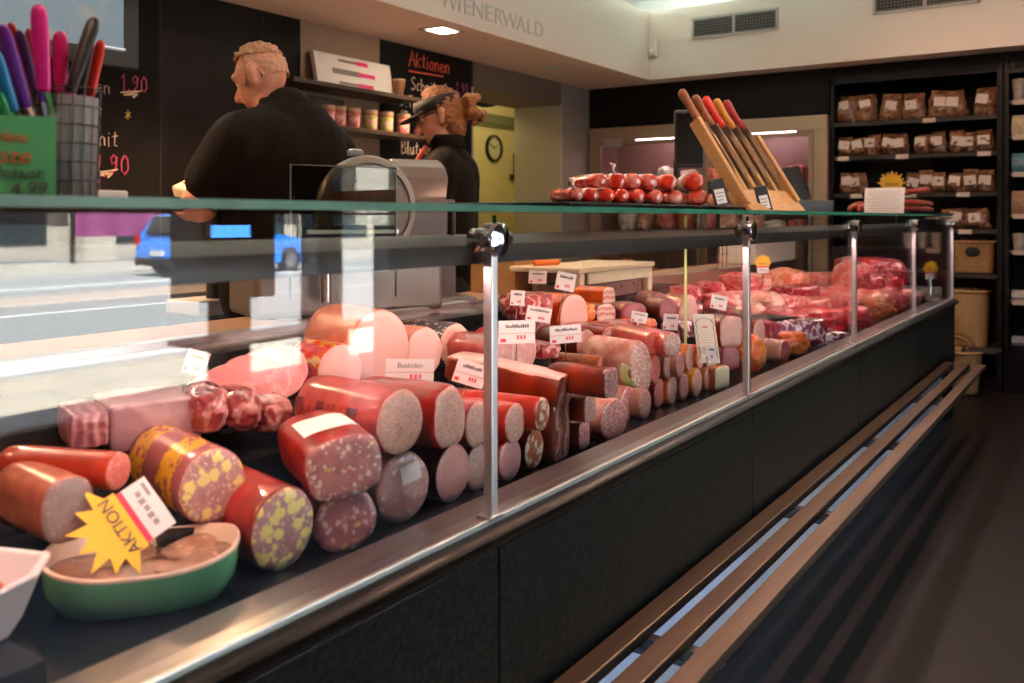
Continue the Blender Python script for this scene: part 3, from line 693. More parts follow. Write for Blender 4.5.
# ================================================================ people
skin = mat('skin', (.62, .30, .19), .5, 0, (.52, .22, .14), 30)
shirt_m = mat('black shirt', (.0065, .0042, .0032), .85, spec=.15, bump=.5, nscale=9, stretch=(1.6, 1.6, .5), bdist=.03)
trouser_m = mat('dark trousers', (.012, .012, .014), .85)
def remesh(o, vox, it=6, f=.5):
    r_ = o.modifiers.new('remesh', 'REMESH'); r_.mode = 'VOXEL'; r_.voxel_size = vox; r_.use_smooth_shade = True
    s_ = o.modifiers.new('smooth', 'SMOOTH'); s_.iterations = it; s_.factor = f
def rotv(v, piv, axis, deg): return Matrix.Rotation(R(deg), 3, axis) @ (Vector(v) - Vector(piv)) + Vector(piv)
def person(label, loc, rz, sc_, P):
    """local frame: +x forward, +y the person's left, feet on z = 0; built for a 1.85 m figure"""
    root = thing('person', label, 'person', loc, rz); g = P['girth']
    b = MB()
    dr = Vector((P.get('fwd', 0), 0, -P.get('drop', 0)))
    hs_ = P.get('hs', 1); hd = lambda v: rotv(rotv(Vector((v[0] * hs_, v[1] * hs_, 1.6 + (v[2] - 1.6) * hs_)), (0.02, 0, 1.56), 'Y', P['nod']), (0, 0, 1.56), 'Z', P['turn']) + dr
    # neck, skull, jaw
    b.capsule((-.005, 0, 1.50), hd((.015, 0, 1.64)), .068 * g, .058)
    b.ball(hd((.0, 0, 1.755)), (.094, .078, .098), 3)
    b.ball(hd((.035, 0, 1.715)), (.062, .064, .085), 3)
    b.capsule(hd((.070, 0, 1.654)), hd((.03, 0, 1.66)), .026, .055)
    b.capsule(hd((.088, 0, 1.75)), hd((.122, 0, 1.708)), .013, .018)          # nose
    b.capsule(hd((.083, .018, 1.675)), hd((.083, -.018, 1.675)), .009, .009)     # lips
    for s in (-1, 1):
        b.capsule(hd((-.012, s * .087, 1.755)), hd((.0, s * .082, 1.708)), .020, .013)   # ears
        b.capsule(hd((.083, s * .045, 1.772)), hd((.088, s * .015, 1.77)), .014, .014)   # brow
    # trunk
    b.capsule((0, 0, 1.40), (0, 0, 1.05), .13 * g, .12 * g)
    for s in (-1, 1):
        b.capsule((0, s * .09 * g, 1.36), (0, s * .07 * g, 1.0), .11 * g, .11 * g)
        b.capsule((.0, s * .05, 1.46), (0, s * .17 * g, 1.435), .06, .055 * g)
        # legs and feet
        b.capsule((0, s * .095, .93), (.015, s * .105, .50), .09 * g, .062)
        b.capsule((.015, s * .105, .50), (-.015, s * .11, .09), .058, .042)
        b.capsule((-.04, s * .11, .04), (.15, s * .125, .03), .042, .035)
        # arms
        sh, el, wr_ = Vector((0, s * .19 * g, 1.42)), Vector(P['el'][s]), Vector(P['wr'][s])
        b.capsule(sh, el, .056 * g, .044 * g); b.capsule(el, wr_, .046 * g, .030)
        d = (wr_ - el).normalized(); sd = d.cross(Vector((0, 0, 1))).normalized() * s; dn = sd.cross(d).normalized() * s
        pm = wr_ + d * .05
        b.capsule(wr_, pm, .028, .034); b.capsule(pm + sd * .018, pm - sd * .018 + d * .02, .022, .022)
        for i, (o_, l) in enumerate(((-.032, .062), (-.011, .075), (.011, .07), (.031, .055))):
            a = pm + sd * o_ + d * .025; m_ = a + d * l * .55 + dn * .006; e_ = m_ + d * l * .4 + dn * .022
            b.capsule(a, m_, .010, .009); b.capsule(m_, e_, .009, .0075)
        t0 = wr_ + d * .02 - sd * .025; b.capsule(t0, t0 + d * .04 - sd * .025 + dn * .01, .013, .010); b.capsule(t0 + d * .04 - sd * .025 + dn * .01, t0 + d * .065 - sd * .022 + dn * .02, .010, .008)
    o = b.build('body', skin, root); remesh(o, .008, 4)
    # shirt with short sleeves and collar
    c = MB()
    c.capsule((-.01, 0, 1.41), (0, 0, 1.0), .148 * g, .142 * g)
    for s in (-1, 1):
        c.capsule((-.015, s * .085 * g, 1.385), (0, s * .075 * g, .95), .125 * g, .122 * g)
        c.capsule((-.005, s * .045, 1.49), (0, s * .175 * g, 1.44), .068 * g, .072 * g)
        sh, el = Vector((0, s * .19 * g, 1.42)), Vector(P['el'][s])
        c.capsule(sh, sh.lerp(el, P['sleeve']), .074 * g, .072 * g)
    c.capsule((-.012, 0, 1.50), (-.002, 0, 1.555), .078 * g, .066 * g)
    o = c.build('shirt', shirt_m, root); remesh(o, .012, 8)
    c = MB().lathe([(.072 * g, -.02), (.069 * g, .025), (.073 * g, .03), (.079 * g, .0), (.084 * g, -.02)], (-.006, 0, 1.565), 28, caps=(False, False)); c.build('collar', shirt_m, root, True)
    c = MB(); c.capsule((0, .04, 1.02), (0, -.04, 1.02), .142 * g, .142 * g)
    for s in (-1, 1):
        c.capsule((0, s * .09, .95), (.012, s * .105, .5), .115 * g, .08); c.capsule((.012, s * .105, .5), (-.012, s * .11, .11), .078, .062)
    o = c.build('trousers', trouser_m, root); remesh(o, .014, 6)
    for s in (-1, 1):
        c = MB().capsule((-.05, s * .11, .045), (.17, s * .128, .04), .05, .043); o = c.build('shoe', blackm, root, True)
    for s in (-1, 1):
        e = MB().ball(hd((.080, s * .031, 1.748)), .0125, 2); ey = e.build('eye', white, root, True)
        MB().ball(hd((.0895, s * .031, 1.747)), .006, 2).build('iris', blackm, ey, True)
    return root, hd
MS = 1.99 / 1.85
q = atX(262, 70, -2.62)
man, hd = person('broad man with short ginger grey hair in a black polo shirt, back turned', (-2.55, q.y + .06, 0), R(190), MS,
    dict(girth=1.34, nod=24, turn=8, drop=.045, fwd=.03, hs=.93, el={-1: (.09, -.37, 1.17), 1: (.11, .30, 1.235)}, wr={-1: (.32, -.25, 1.10), 1: (.30, .14, 1.215)}, sleeve=.58))
man.scale = (MS,) * 3
hair = mat('short ginger grey hair', (.50, .30, .17), .7, 0, (.30, .15, .07), 60, (1, 1, 1), .6, 160, bdist=.004)
def scalp(name, m, root, hd, cut_, r, thick, top=1.0, front=.02):
    """hair shell: the part of the skull ellipsoid that hair covers"""
    b = MB(); q_ = bmesh.ops.create_icosphere(b.bm, subdivisions=5, radius=1)
    kill = [v for v in b.bm.verts if cut_(v.co)]
    bmesh.ops.delete(b.bm, geom=kill, context='VERTS')
    for v in b.bm.verts:
        c_ = v.co.copy(); nz_ = noise.noise(c_ * 9) * .012
        v.co = hd(Vector((c_.x * (r[0] + nz_), c_.y * (r[1] + nz_), 1.755 + c_.z * (r[2] + nz_) * (top if c_.z > 0 else 1))))
    o = b.build(name, m, root, True); s_ = o.modifiers.new('thickness', 'SOLIDIFY'); s_.thickness = thick; s_.offset = 0
    return o
scalp('hair', hair, man, hd, lambda c: c.z < .52 + .25 * c.x, (.1040, .0870, .1075), .007, 1.08)
scalp('cropped_side_hair', mat('cropped hair', (.50, .30, .20), .75, 0, (.42, .25, .17), 80), man, hd, lambda c: c.z > .66 or c.z < -.42 or c.x > .30 - .5 * c.z or (abs(c.x + .08) < .22 and c.z < -.0), (.1020, .0850, .1058), .0015)
q = atX(446, 112, -2.62)
wom, hd = person('person with a ponytail, black cap and black shirt looking down', (q.x, q.y, 0), R(213), 1.0,
    dict(girth=.98, nod=16, turn=0, drop=.06, fwd=-.03, el={-1: (.06, -.25, 1.14), 1: (.08, .25, 1.14)}, wr={-1: (.30, -.15, 1.02), 1: (.30, .13, 1.02)}, sleeve=.7))
HS = 1.045; wom.scale = (HS,) * 3
hb = mat('curly brown hair', (.34, .13, .035), .6, 0, (.14, .045, .015), 40, (1, 1, 1), .9, 70, bdist=.01)
scalp('hair', hb, wom, hd, lambda c: c.z < -.62 or (c.x > .12 and c.z < .35) or (c.x > .55 and c.z < .8), (.104, .088, .106), .014, 1.14)
b = MB(); b.ball(hd((-.045, 0, 1.69)), (.058, .062, .07), 3); b.build('nape_hair', hb, wom, True)
b = MB()
rn = random.Random(4)
for i in range(46):
    v = Vector((rn.gauss(0, 1), rn.gauss(0, 1), rn.gauss(0, 1))).normalized()
    b.ball(hd((-.145 + v.x * .045, v.y * .045, 1.735 + v.z * .06)), rn.uniform(.014, .024), 2)
b.capsule(hd((-.095, 0, 1.76)), hd((-.13, 0, 1.75)), .03, .035)
o = b.build('ponytail', hb, wom); remesh(o, .007, 2)
b = MB()
ring = lambda r0, z, k=1: [hd(Vector((.006 + r0 * .104 * math.cos(a) * k, r0 * .089 * math.sin(a), z))) for a in [2 * math.pi * i / 36 for i in range(36)]]
b.loft([ring(1.04, 1.765), ring(1.05, 1.80), ring(1.0, 1.825)], False, False); o = b.build('cap_band', blackm, wom, True); o.modifiers.new('thickness', 'SOLIDIFY').thickness = .006
b = MB(); top = []; 
for i in range(13):
    a = R(-62 + i * 124 / 12); e = math.cos(a * 1.3) ** .5 if math.cos(a * 1.3) > 0 else 0
    top.append((hd((.012 + .105 * math.cos(a), .09 * math.sin(a), 1.778)), hd((.03 + .105 * math.cos(a) + .055 * e, .092 * math.sin(a), 1.772 - .010 * e))))
vs = [(b.bm.verts.new(x), b.bm.verts.new(y)) for x, y in top]
for a, c_ in zip(vs, vs[1:]): b.bm.faces.new((a[0], a[1], c_[1], c_[0]))
o = b.build('cap_brim', blackm, wom, True); o.modifiers.new('thickness', 'SOLIDIFY').thickness = .006
b = MB()
for s in (-1, 1):
    b.tube([hd((.106 + .002, s * .031 + .021 * math.cos(a), 1.746 + .017 * math.sin(a))) for a in [2 * math.pi * i / 16 for i in range(17)]], .0022, 6)
    b.tube([hd((.104, s * .055, 1.752)), hd((.0, s * .082, 1.758))], .0022, 6)
b.build('glasses', mat('glasses frame', (.05, .03, .02), .3), wom)
b = MB(); b.tube([Vector((.085, .03, 1.545)), Vector((.13, .045, 1.47)), Vector((.145, .05, 1.38)), Vector((.145, .05, 1.25))], .012, 8); b.build('lanyard', mat('red lanyard', (.6, .08, .03), .6), wom)
# ================================================================ things on the glass top shelf
TS = ZT + .0125
wirem = mat('black wire', (.02, .02, .02), .35, .5)
pc = Vector((-1.25, 0, TS)); pc.y = atX(67, 196, -1.25).y
pot = thing('wire_knife_pot', 'round black wire pot with grey paper lining full of bright knives', 'pot', pc)
pr, ph = .043, .160
w_ = MB()
for i in range(18):
    a = 2 * math.pi * i / 18
    w_.tube([(pr * .92 * math.cos(a), pr * .92 * math.sin(a), .003), (pr * 1.04 * math.cos(a), pr * 1.04 * math.sin(a), ph)], .0011, 6)
w_.build('wire_uprights', wirem, pot)
w_ = MB()
for j in range(7):
    z = .003 + (ph - .003) * j / 6; r_ = pr * (.92 + .12 * j / 6)
    w_.tube([(r_ * math.cos(a), r_ * math.sin(a), z) for a in [2 * math.pi * k / 32 for k in range(33)]], .0013, 6)
w_.build('wire_rings', wirem, pot)
MB().lathe([(.001, .004), (pr * .86, .004), (pr * .95, ph * .93)], seg=32, caps=(True, False)).build('paper_lining', mat('grey paper', (.42, .40, .38), .8), pot, True)
def pot_knife(label, top, base, wpx, m, X):
    a, b_ = atX(*top, X), atX(*base, X)
    t = thing('kitchen_knife', label, 'knife', b_, 0, 'bright handled knives in the wire pot')
    k = pxm(a); d = a - b_; L = d.length; d = d / L; side = Vector((S, -C, 0)).cross(d).normalized()
    rr = wpx * k / 2; dep = d.cross(side)
    rings = []
    for s_, q in ((0, .72), (.04, .86), (.3, .95), (.6, 1.05), (.85, 1.02), (.94, .85), (.985, .5), (1, .12)):
        c_ = d * (L * s_)
        rings.append([c_ + side * rr * q * math.cos(u) + dep * rr * .62 * q * math.sin(u) for u in [2 * math.pi * i / 20 for i in range(20)]])
    MB().loft(rings).build('handle', m, t, True)
    e = d * -.06
    foot = Vector((pc.x, pc.y, TS + .012)) + Vector((random.uniform(-.008, .008), random.uniform(-.01, .01), 0)) - b_
    MB().loft([[Vector(c_) + side * x + dep * y for x, y in ((-1 * ww, 0), (0, .0006), (ww, 0), (0, -.0006))] for c_, ww in ((foot, .001), (foot * .5, .008), (d * .004, .008))]).build('blade', chrome, t)
hm = lambda n, c: mat('handle ' + n, c, .4)
random.seed(3)
for a in (('purple handled knife leaning left in the wire pot', (2, 24), (27, 108), 14, hm('purple', (.16, .03, .32)), -1.235),
          ('bright pink handled knife standing upright in the wire pot', (38, 4), (44, 92), 16.5, hm('pink', (.78, .02, .30)), -1.225),
          ('big black handled knife leaning right in the wire pot', (95, 17), (70, 92), 14, hm('black', (.02, .02, .022)), -1.235),
          ('thin black handled knife behind the big black one', (91, 34), (80, 96), 9, hm('black', (.02, .02, .022)), -1.245),
          ('bright red handled knife at the right edge of the wire pot', (101, 40), (88, 104), 11, hm('red', (.75, .03, .02)), -1.25),
          ('short crimson handled knife between pink and black ones', (60, 31), (61, 92), 15, hm('crimson', (.55, .01, .16)), -1.265),
          ('dark red handled knife behind the purple one', (10, 22), (32, 100), 10, hm('dark red', (.4, .02, .03)), -1.27),
          ('dark violet handled knife between purple and pink ones', (19, 30), (38, 100), 10, hm('violet', (.06, .02, .12)), -1.26),
          ('maroon handled knife just left of the pink one', (28, 28), (40, 98), 8, hm('maroon', (.28, .02, .05)), -1.275),
          ('blue handled knife cut by the left picture edge', (-6, 50), (14, 112), 13, hm('blue', (.02, .26, .6)), -1.222),
          ('green handled knife low at the left picture edge', (-4, 92), (9, 118), 12, hm('green', (.03, .35, .1)), -1.228)):
    pot_knife(*a)
# green price card in a stand
gcard = mat('green card', (.10, .48, .20), .6)
q = atX(56, 196, -1.12)
gc_ = thing('price_card', 'green handwritten price card standing on the glass by the knife pot', 'price card', (q.x, q.y, TS), R(-32))
kk = pxm(q); cw, chh = .15, 83 * kk
MB().box((0, -cw / 2, chh / 2), (.002, cw, chh), None).build('card', gcard, gc_, rot=(0, R(-4), 0))
MB().span((-.02, -cw * .9, 0), (.012, -cw * .1, .004)).build('card_foot', clear2, gc_)
for s_, y, z, sz, m in (('Neu', -.050, .078, .022, mat('orange ink', (.7, .12, .03), .6)), ('Este', -.052, .054, .030, MATS['orange ink']), ('Messer', -.046, .033, .022, grey_ink), ('4,99', -.030, .0125, .024, grey_ink)):
    text(s_, gc_, m, (.0025 - z * math.tan(R(4)) * 1.0 + .001, y, z), sz, BX, 'lettering', .2)
# small stand with a chrome hook
q = atX(105, 190, -1.34)
hk = thing('hook_stand', 'small white block with a bent chrome hook behind the wire pot', 'stand', (-1.34, q.y, TS))
MB().span((-.02, -.028, 0), (.02, .028, .02)).build('block', whitep, hk, bevel=.003)
MB().tube([(0, -.012, .02), (0, -.012, .05), (0, -.02, .058), (0, -.03, .05)], .0035, 8).build('hook', chrome, hk)
# ---- wrapped red sausages in two rows on a black tray
TX = -1.0
pa, pb = atX(562, 204, TX), atX(745, 206, TX)
o = MB().span((-.32, 0, 0), (.02, pb.y - pa.y, .012)).build('serving_tray', black, bevel=.003); o.location = (TX, pa.y, TS); tag(o, 'flat black tray under the wrapped red sausages', 'tray')
TT = TS + .0125
m, nt, b = _new('wrapped red sausage')
co = _coord(nt); v = nt.nodes.new('ShaderNodeTexVoronoi'); v.feature = 'DISTANCE_TO_EDGE'; v.inputs['Scale'].default_value = 34; nt.links.new(co, v.inputs['Vector'])
n = _noise(nt, co, 26, 5)
fa = _math(nt, 'MULTIPLY', _mapr(nt, n, .46, .62), .6)
nt.links.new(_mix(nt, fa, _mix(nt, _mapr(nt, _noise(nt, co, 15, 3), .4, .6), (.72, .055, .02), (.55, .03, .015)), (.72, .42, .32)), b.inputs['Base Color'])
b.inputs['Roughness'].default_value = .25; b.inputs['Coat Weight'].default_value = .7; _bump(nt, b, n, .6, .004)
wrapm = m
def link_sausage(label, px, pyb, Z, wpx, hpx, X, L=.24, tail=False, lab=False, yaw=-12):
    p = atX(px, pyb, X); k = pxm(p); rz = hpx * k / 2; ry = rz * 1.16
    t = thing('wrapped_sausage', label, 'sausage', (X, p.y, Z), R(yaw), 'wrapped red sausages on the black tray')
    rings = []
    rn = random.Random(px)
    for s_, q in ((.006, .08), (.005, .5), (.002, .82), (-.006, .97), (-.03, 1.0), (-.08, .97), (-L * .6, 1), (-L + .03, .96), (-L + .005, .7), (-L, .1)):
        rings.append([Vector((s_, ry * q * math.cos(u) * (1 + .05 * noise.noise((u * 1.3, s_ * 20, px))), rz + rz * q * math.sin(u) * (1 + .05 * noise.noise((u, s_ * 25, px + 3))))) for u in [2 * math.pi * i / 24 for i in range(24)]])
    MB().loft(rings).build('sausage_body', wrapm, t, True)
    c_ = mat('twisted film', (.8, .68, .62), .25, coat=.6)
    if tail:
        MB().tube([(.0, -ry * .2, rz * 1.7), (.004, -ry * .5, rz * 2.3), (.0, -ry * .3, rz * 2.8), (-.004, -ry * .7, rz * 3.1)], [.004, .003, .006, .002], 8).build('twisted_end', c_, t, True)
    if lab:
        MB().lathe([(1, -.085), (1, -.02)], seg=24, sx=rz * 1.02, sy=ry * 1.02, caps=(False, False)).build('paper_label', white, t, True, loc=(0, 0, rz), rot=(0, R(90), 0))
for i, (px, w_) in enumerate(((576, 18), (592, 14), (607.5, 15), (622, 14), (637.5, 17), (656, 17), (675.5, 19), (699, 26))):
    link_sausage('wrapped red sausage, %s from the left in the lower row on the glass' % ORD[i], px, 202.5, TT, w_, 15.5 if i < 7 else 17, -1.02, tail=(i == 0), L=.16, yaw=(-40, -38, -42, -36, -44, -38, -44, -54)[i])
for i, (px, w_, h_) in enumerate(((600, 15, 14), (617, 18, 15), (634, 15, 15), (650, 19, 15), (669, 20, 15), (694, 27, 17))):
    zz = TT + 15 * pxm(atX(px, 200, -1.03)) * .97
    link_sausage('wrapped red sausage, %s from the left in the upper row on the glass' % ORD[i], px, 190, zz, w_, h_ * 1.12, -1.03, tail=(i == 1), lab=(i == 5), L=.16, yaw=(-36, -46, -40, -38, -48, -56)[i])
link_sausage('wrapped red sausage between the two black price stands', 741, 204, TT, 16, 16, -1.02, L=.16, yaw=-30)
# ---- black price stands
def price_stand(label, px, pyb, X, wpx, hpx, yaw, roll):
    p = atX(px, pyb, X); k = pxm(p); w_, h_ = wpx * k, hpx * k
    t = thing('price_stand', label, 'price sign', (X, p.y, TT if label.startswith('left') else TS), rot=(R(roll), R(-14), R(yaw)), group='black price stands on the glass')
    MB().span((-.004, -w_ / 2, 0), (0, w_ / 2, h_)).build('frame', blackp, t, bevel=.002)
    MB().span((0, -w_ * .33, h_ * .08), (.001, w_ * .33, h_ * .62)).build('price_paper', white, t)
    mb = MB()
    for j in range(3): mb.span((.001, -w_ * .25, h_ * (.2 + .13 * j)), (.0014, w_ * (.1 + .07 * j), h_ * (.225 + .13 * j)))
    mb.build('printed_lines', grey_ink, t)
    MB().span((-.06, -w_ * .3, 0), (-.003, w_ * .3, .004)).build('foot', blackp, t)
price_stand('left black price stand leaning on the red sausages', 723, 206, -.955, 17, 28, -40, 9)
price_stand('right black price stand in front of the knife block', 767, 206, -.94, 15, 26, -40, 9)
# ---- slanted wooden knife block
oak = mat('block wood', (.62, .36, .15), .45, 0, (.5, .27, .10), 30, (1, 1, 8))
q = Vector((-1.0, 2.80, TS))
kb = thing('knife_block', 'slanted light wooden block of slabs holding kitchen knives', 'knife block', q, R(-17))
dv_ = Vector((-.205, 0, .29)); un = dv_.normalized(); nn = Vector((un.z, 0, -un.x))
def slat_wood(y, th, w0, L0, L1, name='wood_slab'):
    a, b_ = un * L0, un * L1
    mb = MB(); pts = [a - nn * 0, a + nn * w0, b_ + nn * w0, b_]
    mb.loft([[Vector((p_.x, yy, p_.z)) for p_ in pts] for yy in (y, y + th)]); return mb.build(name, oak, kb, bevel=.004)
KW = .045
for i in range(6): slat_wood(i * .056 - .02, .02, KW if i in (0, 5) else KW * .55, .0 + .012 * (i > 0), .355 if i == 0 else .30)
MB().loft([[Vector((x, y, z)) for x, z in ((.0, 0), (.05, 0), (-.02, .07), (-.05, .05))] for y in (-.02, .28)]).build('block_foot', oak, kb, bevel=.003)
wh = mat('walnut handle', (.36, .13, .04), .4, 0, (.24, .08, .03), 40, (1, 1, .2))
for i, (m_, L_, lb) in enumerate(((wh, .155, 'brown riveted wooden handle, nearest'), (wh, .14, 'second brown wooden handle'), (hm('red', (.75, .03, .02)), .14, 'red handle'), (mat('honey handle', (.6, .3, .03), .4), .135, 'honey yellow handle'), (hm('wine', (.38, .02, .03)), .135, 'wine red handle, farthest'))):
    y = i * .056 + .014
    M = kb.matrix_basis
    base = un * (.34 if i == 0 else .335) + nn * .02
    kt = thing('block_knife', 'kitchen knife in the slanted wooden block with a ' + lb, 'knife', M @ Vector((base.x, y, base.z)), R(-17), 'knives in the wooden block')
    rings = []
    for s_, q_ in ((0, .9), (.1, 1), (.35, .86), (.6, .92), (.85, 1.12), (.96, 1.0), (1, .5)):
        c_ = un * (L_ * s_)
        rings.append([c_ + nn * (.0155 * q_ * math.cos(u)) + Vector((0, .011 * q_ * math.sin(u), 0)) for u in [2 * math.pi * j / 16 for j in range(16)]])
    MB().loft(rings).build('handle', m_, kt, True)
    MB().loft([[Vector((p_.x, yy, p_.z)) for p_ in (un * .0 - nn * .016, un * .0 + nn * .022, un * -.2 + nn * .025, un * -.30 - nn * .014)] for yy in (-.001, .001)]).build('blade', steel, kt)
    rv = MB()
    for s_ in (.2, .5, .8): rv.cyl(un * (L_ * s_) + Vector((0, -.0112, 0)), un * (L_ * s_) + Vector((0, .0112, 0)), .003, seg=8)
    rv.build('rivets', chrome, kt)
# ---- dark customer display on a pole behind the sausages
q = atX(690, 131, -1.38)
cd = thing('customer_display', 'dark slim customer display on a pole behind the knife block', 'display', (-1.38, q.y, TS), R(-60))
k = pxm(q)
MB().span((-.02, -.06, .17), (.02, .05, .17 + 58 * k)).build('display_housing', mat('display grey', (.045, .045, .05), .4), cd, bevel=.01, seg=3)
MB().span((.02, -.055, .185), (.022, .045, .155 + 58 * k)).build('display_glass', black, cd)
MB().cyl((0, -.05, 0), (0, -.05, .2), .014).build('pole', blackp, cd)
MB().span((-.06, -.11, 0), (.06, .01, .012)).build('foot', blackp, cd, bevel=.004)
# ---- black display box with a leaning lid
q = atX(800, 210, -1.12)
bb = thing('black_display_box', 'black open box with a lid leaning back beside the knife block', 'box', (-1.12, q.y, TS), R(-30))
MB().span((-.07, -.1, 0), (.07, .12, .05)).build('box_body', blackp, bb, bevel=.003)
MB().box((-.055, 0, .12), (.004, .17, .15), Matrix.Rotation(R(-18), 3, 'Y') @ Matrix.Rotation(R(10), 3, 'X')).build('lid', mat('lid black', (.02, .02, .02), .4), bb)
text('\u00bb', bb, grey_ink, (-.05, .03, .12), .03, BX, 'printed_mark')
# ---- dried sausages behind a clear guard, with sheet and star sign
DY = 5.55
q = [atY(px, 212, DY) for px in (840, 940)]
o = MB().span((0, 0, 0), (-q[0].x + q[1].x - .02, .62, .006)).build('serving_board', black); o.location = (q[0].x, DY + .03, TS); tag(o, 'dark board under the dried sausage sticks', 'tray')
drym = veined('dried sausage', (.42, .055, .03), (.28, .03, .02), (.5, .14, .08), 40, .05)
def stick(label, a, b_, r_):
    a, b_ = Vector(a), Vector(b_); d = b_ - a
    t = MB(); pts = [a + d * s_ + Vector((0, 0, .012 * math.sin(s_ * 3.1))) for s_ in [j / 8 for j in range(9)]]
    pts = [p_ - a for p_ in pts]
    t.tube(pts, [r_ * .5] + [r_] * 7 + [r_ * .5], 12)
    o = t.build('dried_sausage', drym, None, True); o.location = a; return tag(o, label, 'sausage', 'dried sausage sticks on the glass')
random.seed(8)
Zs = TS + .02
nl = 0
for i in range(5):
    x0 = q[0].x + .03 + i * .028
    stick('curled dried sausage, %s from the left left of the white sheet' % ORD[i], (x0, DY + .08, Zs + .02 * (i % 2)), (x0 + .03, DY + .30, Zs + .045 * ((i + 1) % 2)), .018); nl += 1
for i in range(9):
    lv, ix = divmod(i, 4)
    y_ = DY + .12 + .09 * ix; z_ = Zs + .034 * lv
    stick('long dried sausage stick, layer %s row %s behind the clear guard right of the sheet' % (ORD[lv], ORD[ix]), (-1.16 + .01 * ix, y_, z_), (-.915 - .008 * ix, y_ + random.uniform(-.02, .05), z_ + .004 + .05 * (lv == 2)), .017)
ac = thing('acrylic_guard', 'clear acrylic guard plate standing before the dried sausages', 'guard', (-1.07, DY, TS))
pl = [atY(px, py, DY) - ac.location for px, py in ((865, 158), (930, 160), (942, 213), (877, 213))]
MB().loft([[Vector((p_.x, yy, max(p_.z, 0.0) if i > 1 else p_.z)) for i, p_ in enumerate(pl)] for yy in (0, .004)]).build('plate', clear2, ac)
MB().span((pl[3].x, -.004, 0), (pl[2].x, .05, .004)).build('plate_foot', clear2, ac)
def star_outline(n, r0, r1, sq=1.0, half=False):
    pts = []
    for i in range(2 * n):
        a = math.pi * i / n; r_ = r1 if i % 2 == 0 else r0
        pts.append((r_ * math.cos(a), r_ * math.sin(a) * sq))
    return pts
def sun_sign(name, label, loc, rot, w, parent_mats=None, txt='Aktion', n=9, rin=.35):
    """yellow sun burst above a red strip and white price field, faces local -y"""
    t = thing(name, label, 'sign', loc, rot=rot)
    M = Matrix(((1, 0, 0, 0), (0, 0, 1, 0), (0, 1, 0, 0), (0, 0, 0, 1)))
    out = []
    for i in range(2 * n + 1):
        a = math.pi * (i / (2 * n)) ; r_ = ((.54 if i % 4 == 1 else .48) if i % 2 == 1 else rin) * w
        out.append((r_ * math.cos(a), r_ * math.sin(a) * .95))
    MB().prism(out + [(-.33 * w, -.10 * w), (.33 * w, -.10 * w)], M, .002).build('sun_burst', yellow_card, t)
    MB().span((-.30 * w, -.0005, -.16 * w), (.30 * w, .0018, -.10 * w)).build('red_strip', mat('red strip', (.8, .03, .08), .5), t)
    MB().span((-.30 * w, 0, -.42 * w), (.30 * w, .0018, -.16 * w)).build('price_field', white, t)
    text(txt, t, grey_ink, (0, -.0015, .02 * w), .17 * w, BY)
    mb = MB()
    for j in range(5): mb.span((-.2 * w + .085 * w * j, -.0012, -.30 * w), (-.14 * w + .085 * w * j, 0, -.25 * w + .012 * w * (j % 2)))
    mb.span((.1 * w, -.0012, -.38 * w), (.25 * w, 0, -.345 * w)); mb.build('faint_lettering', mat('faint grey ink', (.35, .32, .32), .7), t)
    return t
p_ = atY(892, 186, DY + .03); k = pxm(p_)
s_ = sun_sign('action_sign', 'yellow sunburst Aktion sign behind the clear guard on the glass', (p_.x, DY + .03, TS + .17), (0, 0, 0), 28 * k)
MB().cyl((0, .003, -.17), (0, .003, -.1), .003, seg=8).build('sign_pin', chrome, s_)
pa, pb = atY(864, 188, DY - .05), atY(904, 213, DY - .05)
sh_ = thing('info_sheet', 'white printed sheet bent over the front of the dried sausages', 'sheet', (pa.x, DY - .05, TS))
ww, hh_ = pb.x - pa.x, pa.z - TS
mb = MB(); mb.loft([[Vector((x, .03 * (z / hh_) ** 2 + .0 + dy, z)) for z in [hh_ * j / 8 for j in range(9)]] + [Vector((x, .03 * (z / hh_) ** 2 + dy + .001, z)) for z in [hh_ * j / 8 for j in range(8, -1, -1)]] for x, dy in ((0, 0), (ww, 0))]); mb.build('paper', white, sh_)
mb = MB()
for j in range(9): mb.box((ww * .5, .03 * ((hh_ * (.12 + j * .09)) / hh_) ** 2 - .0008, hh_ * (.12 + j * .09)), (ww * (.78 if j % 3 else .6), .0006, hh_ * .018))
mb.build('printed_lines', mat('faint ink', (.42, .38, .36), .7), sh_)
# ================================================================ meat: materials
FATW = (.82, .66, .58)
c_krak = cut('cut krakauer', (.70, .42, .32), (.60, .32, .24), [((.78, .55, .45), 210, .44, .5), ((.48, .22, .17), 170, .36, .3)])
c_cheese = cut('cut cheese sausage', (.50, .27, .25), (.40, .20, .19), [((.72, .52, .47), 150, .4, .45), ((.84, .74, .24), 44, .50, .72), ((.84, .74, .24), 70, .42, .35)])
c_coarse = cut('cut coarse sausage', (.52, .22, .20), (.40, .15, .14), [((.80, .62, .55), 70, .46, .5), ((.82, .60, .16), 50, .42, .25), ((.72, .16, .05), 60, .36, .18), ((.78, .66, .6), 120, .42, .45)])
c_coarse2 = cut('cut dark coarse sausage', (.45, .17, .17), (.33, .11, .12), [((.72, .50, .46), 85, .46, .55), ((.70, .48, .2), 60, .38, .25)])
c_film = cut('cut sausage under film', (.55, .27, .24), (.44, .2, .18), [((.76, .58, .54), 60, .38, .35), ((.75, .5, .3), 80, .3, .15)], coat=.9)
c_fine = cut('cut fine pink sausage', (.66, .31, .27), (.60, .26, .23), [((.78, .5, .45), 190, .35, .3)])
c_lyon = cut('cut lyoner', (.84, .46, .38), (.80, .42, .35), [], rough=.42, nscale=220, bump=.05)
c_mort = cut('cut ham mortadella', (.80, .46, .36), (.74, .38, .30), [((.45, .14, .10), 75, .38, .45), ((.85, .62, .52), 110, .35, .35), ((.32, .3, .12), 110, .25, .1)])
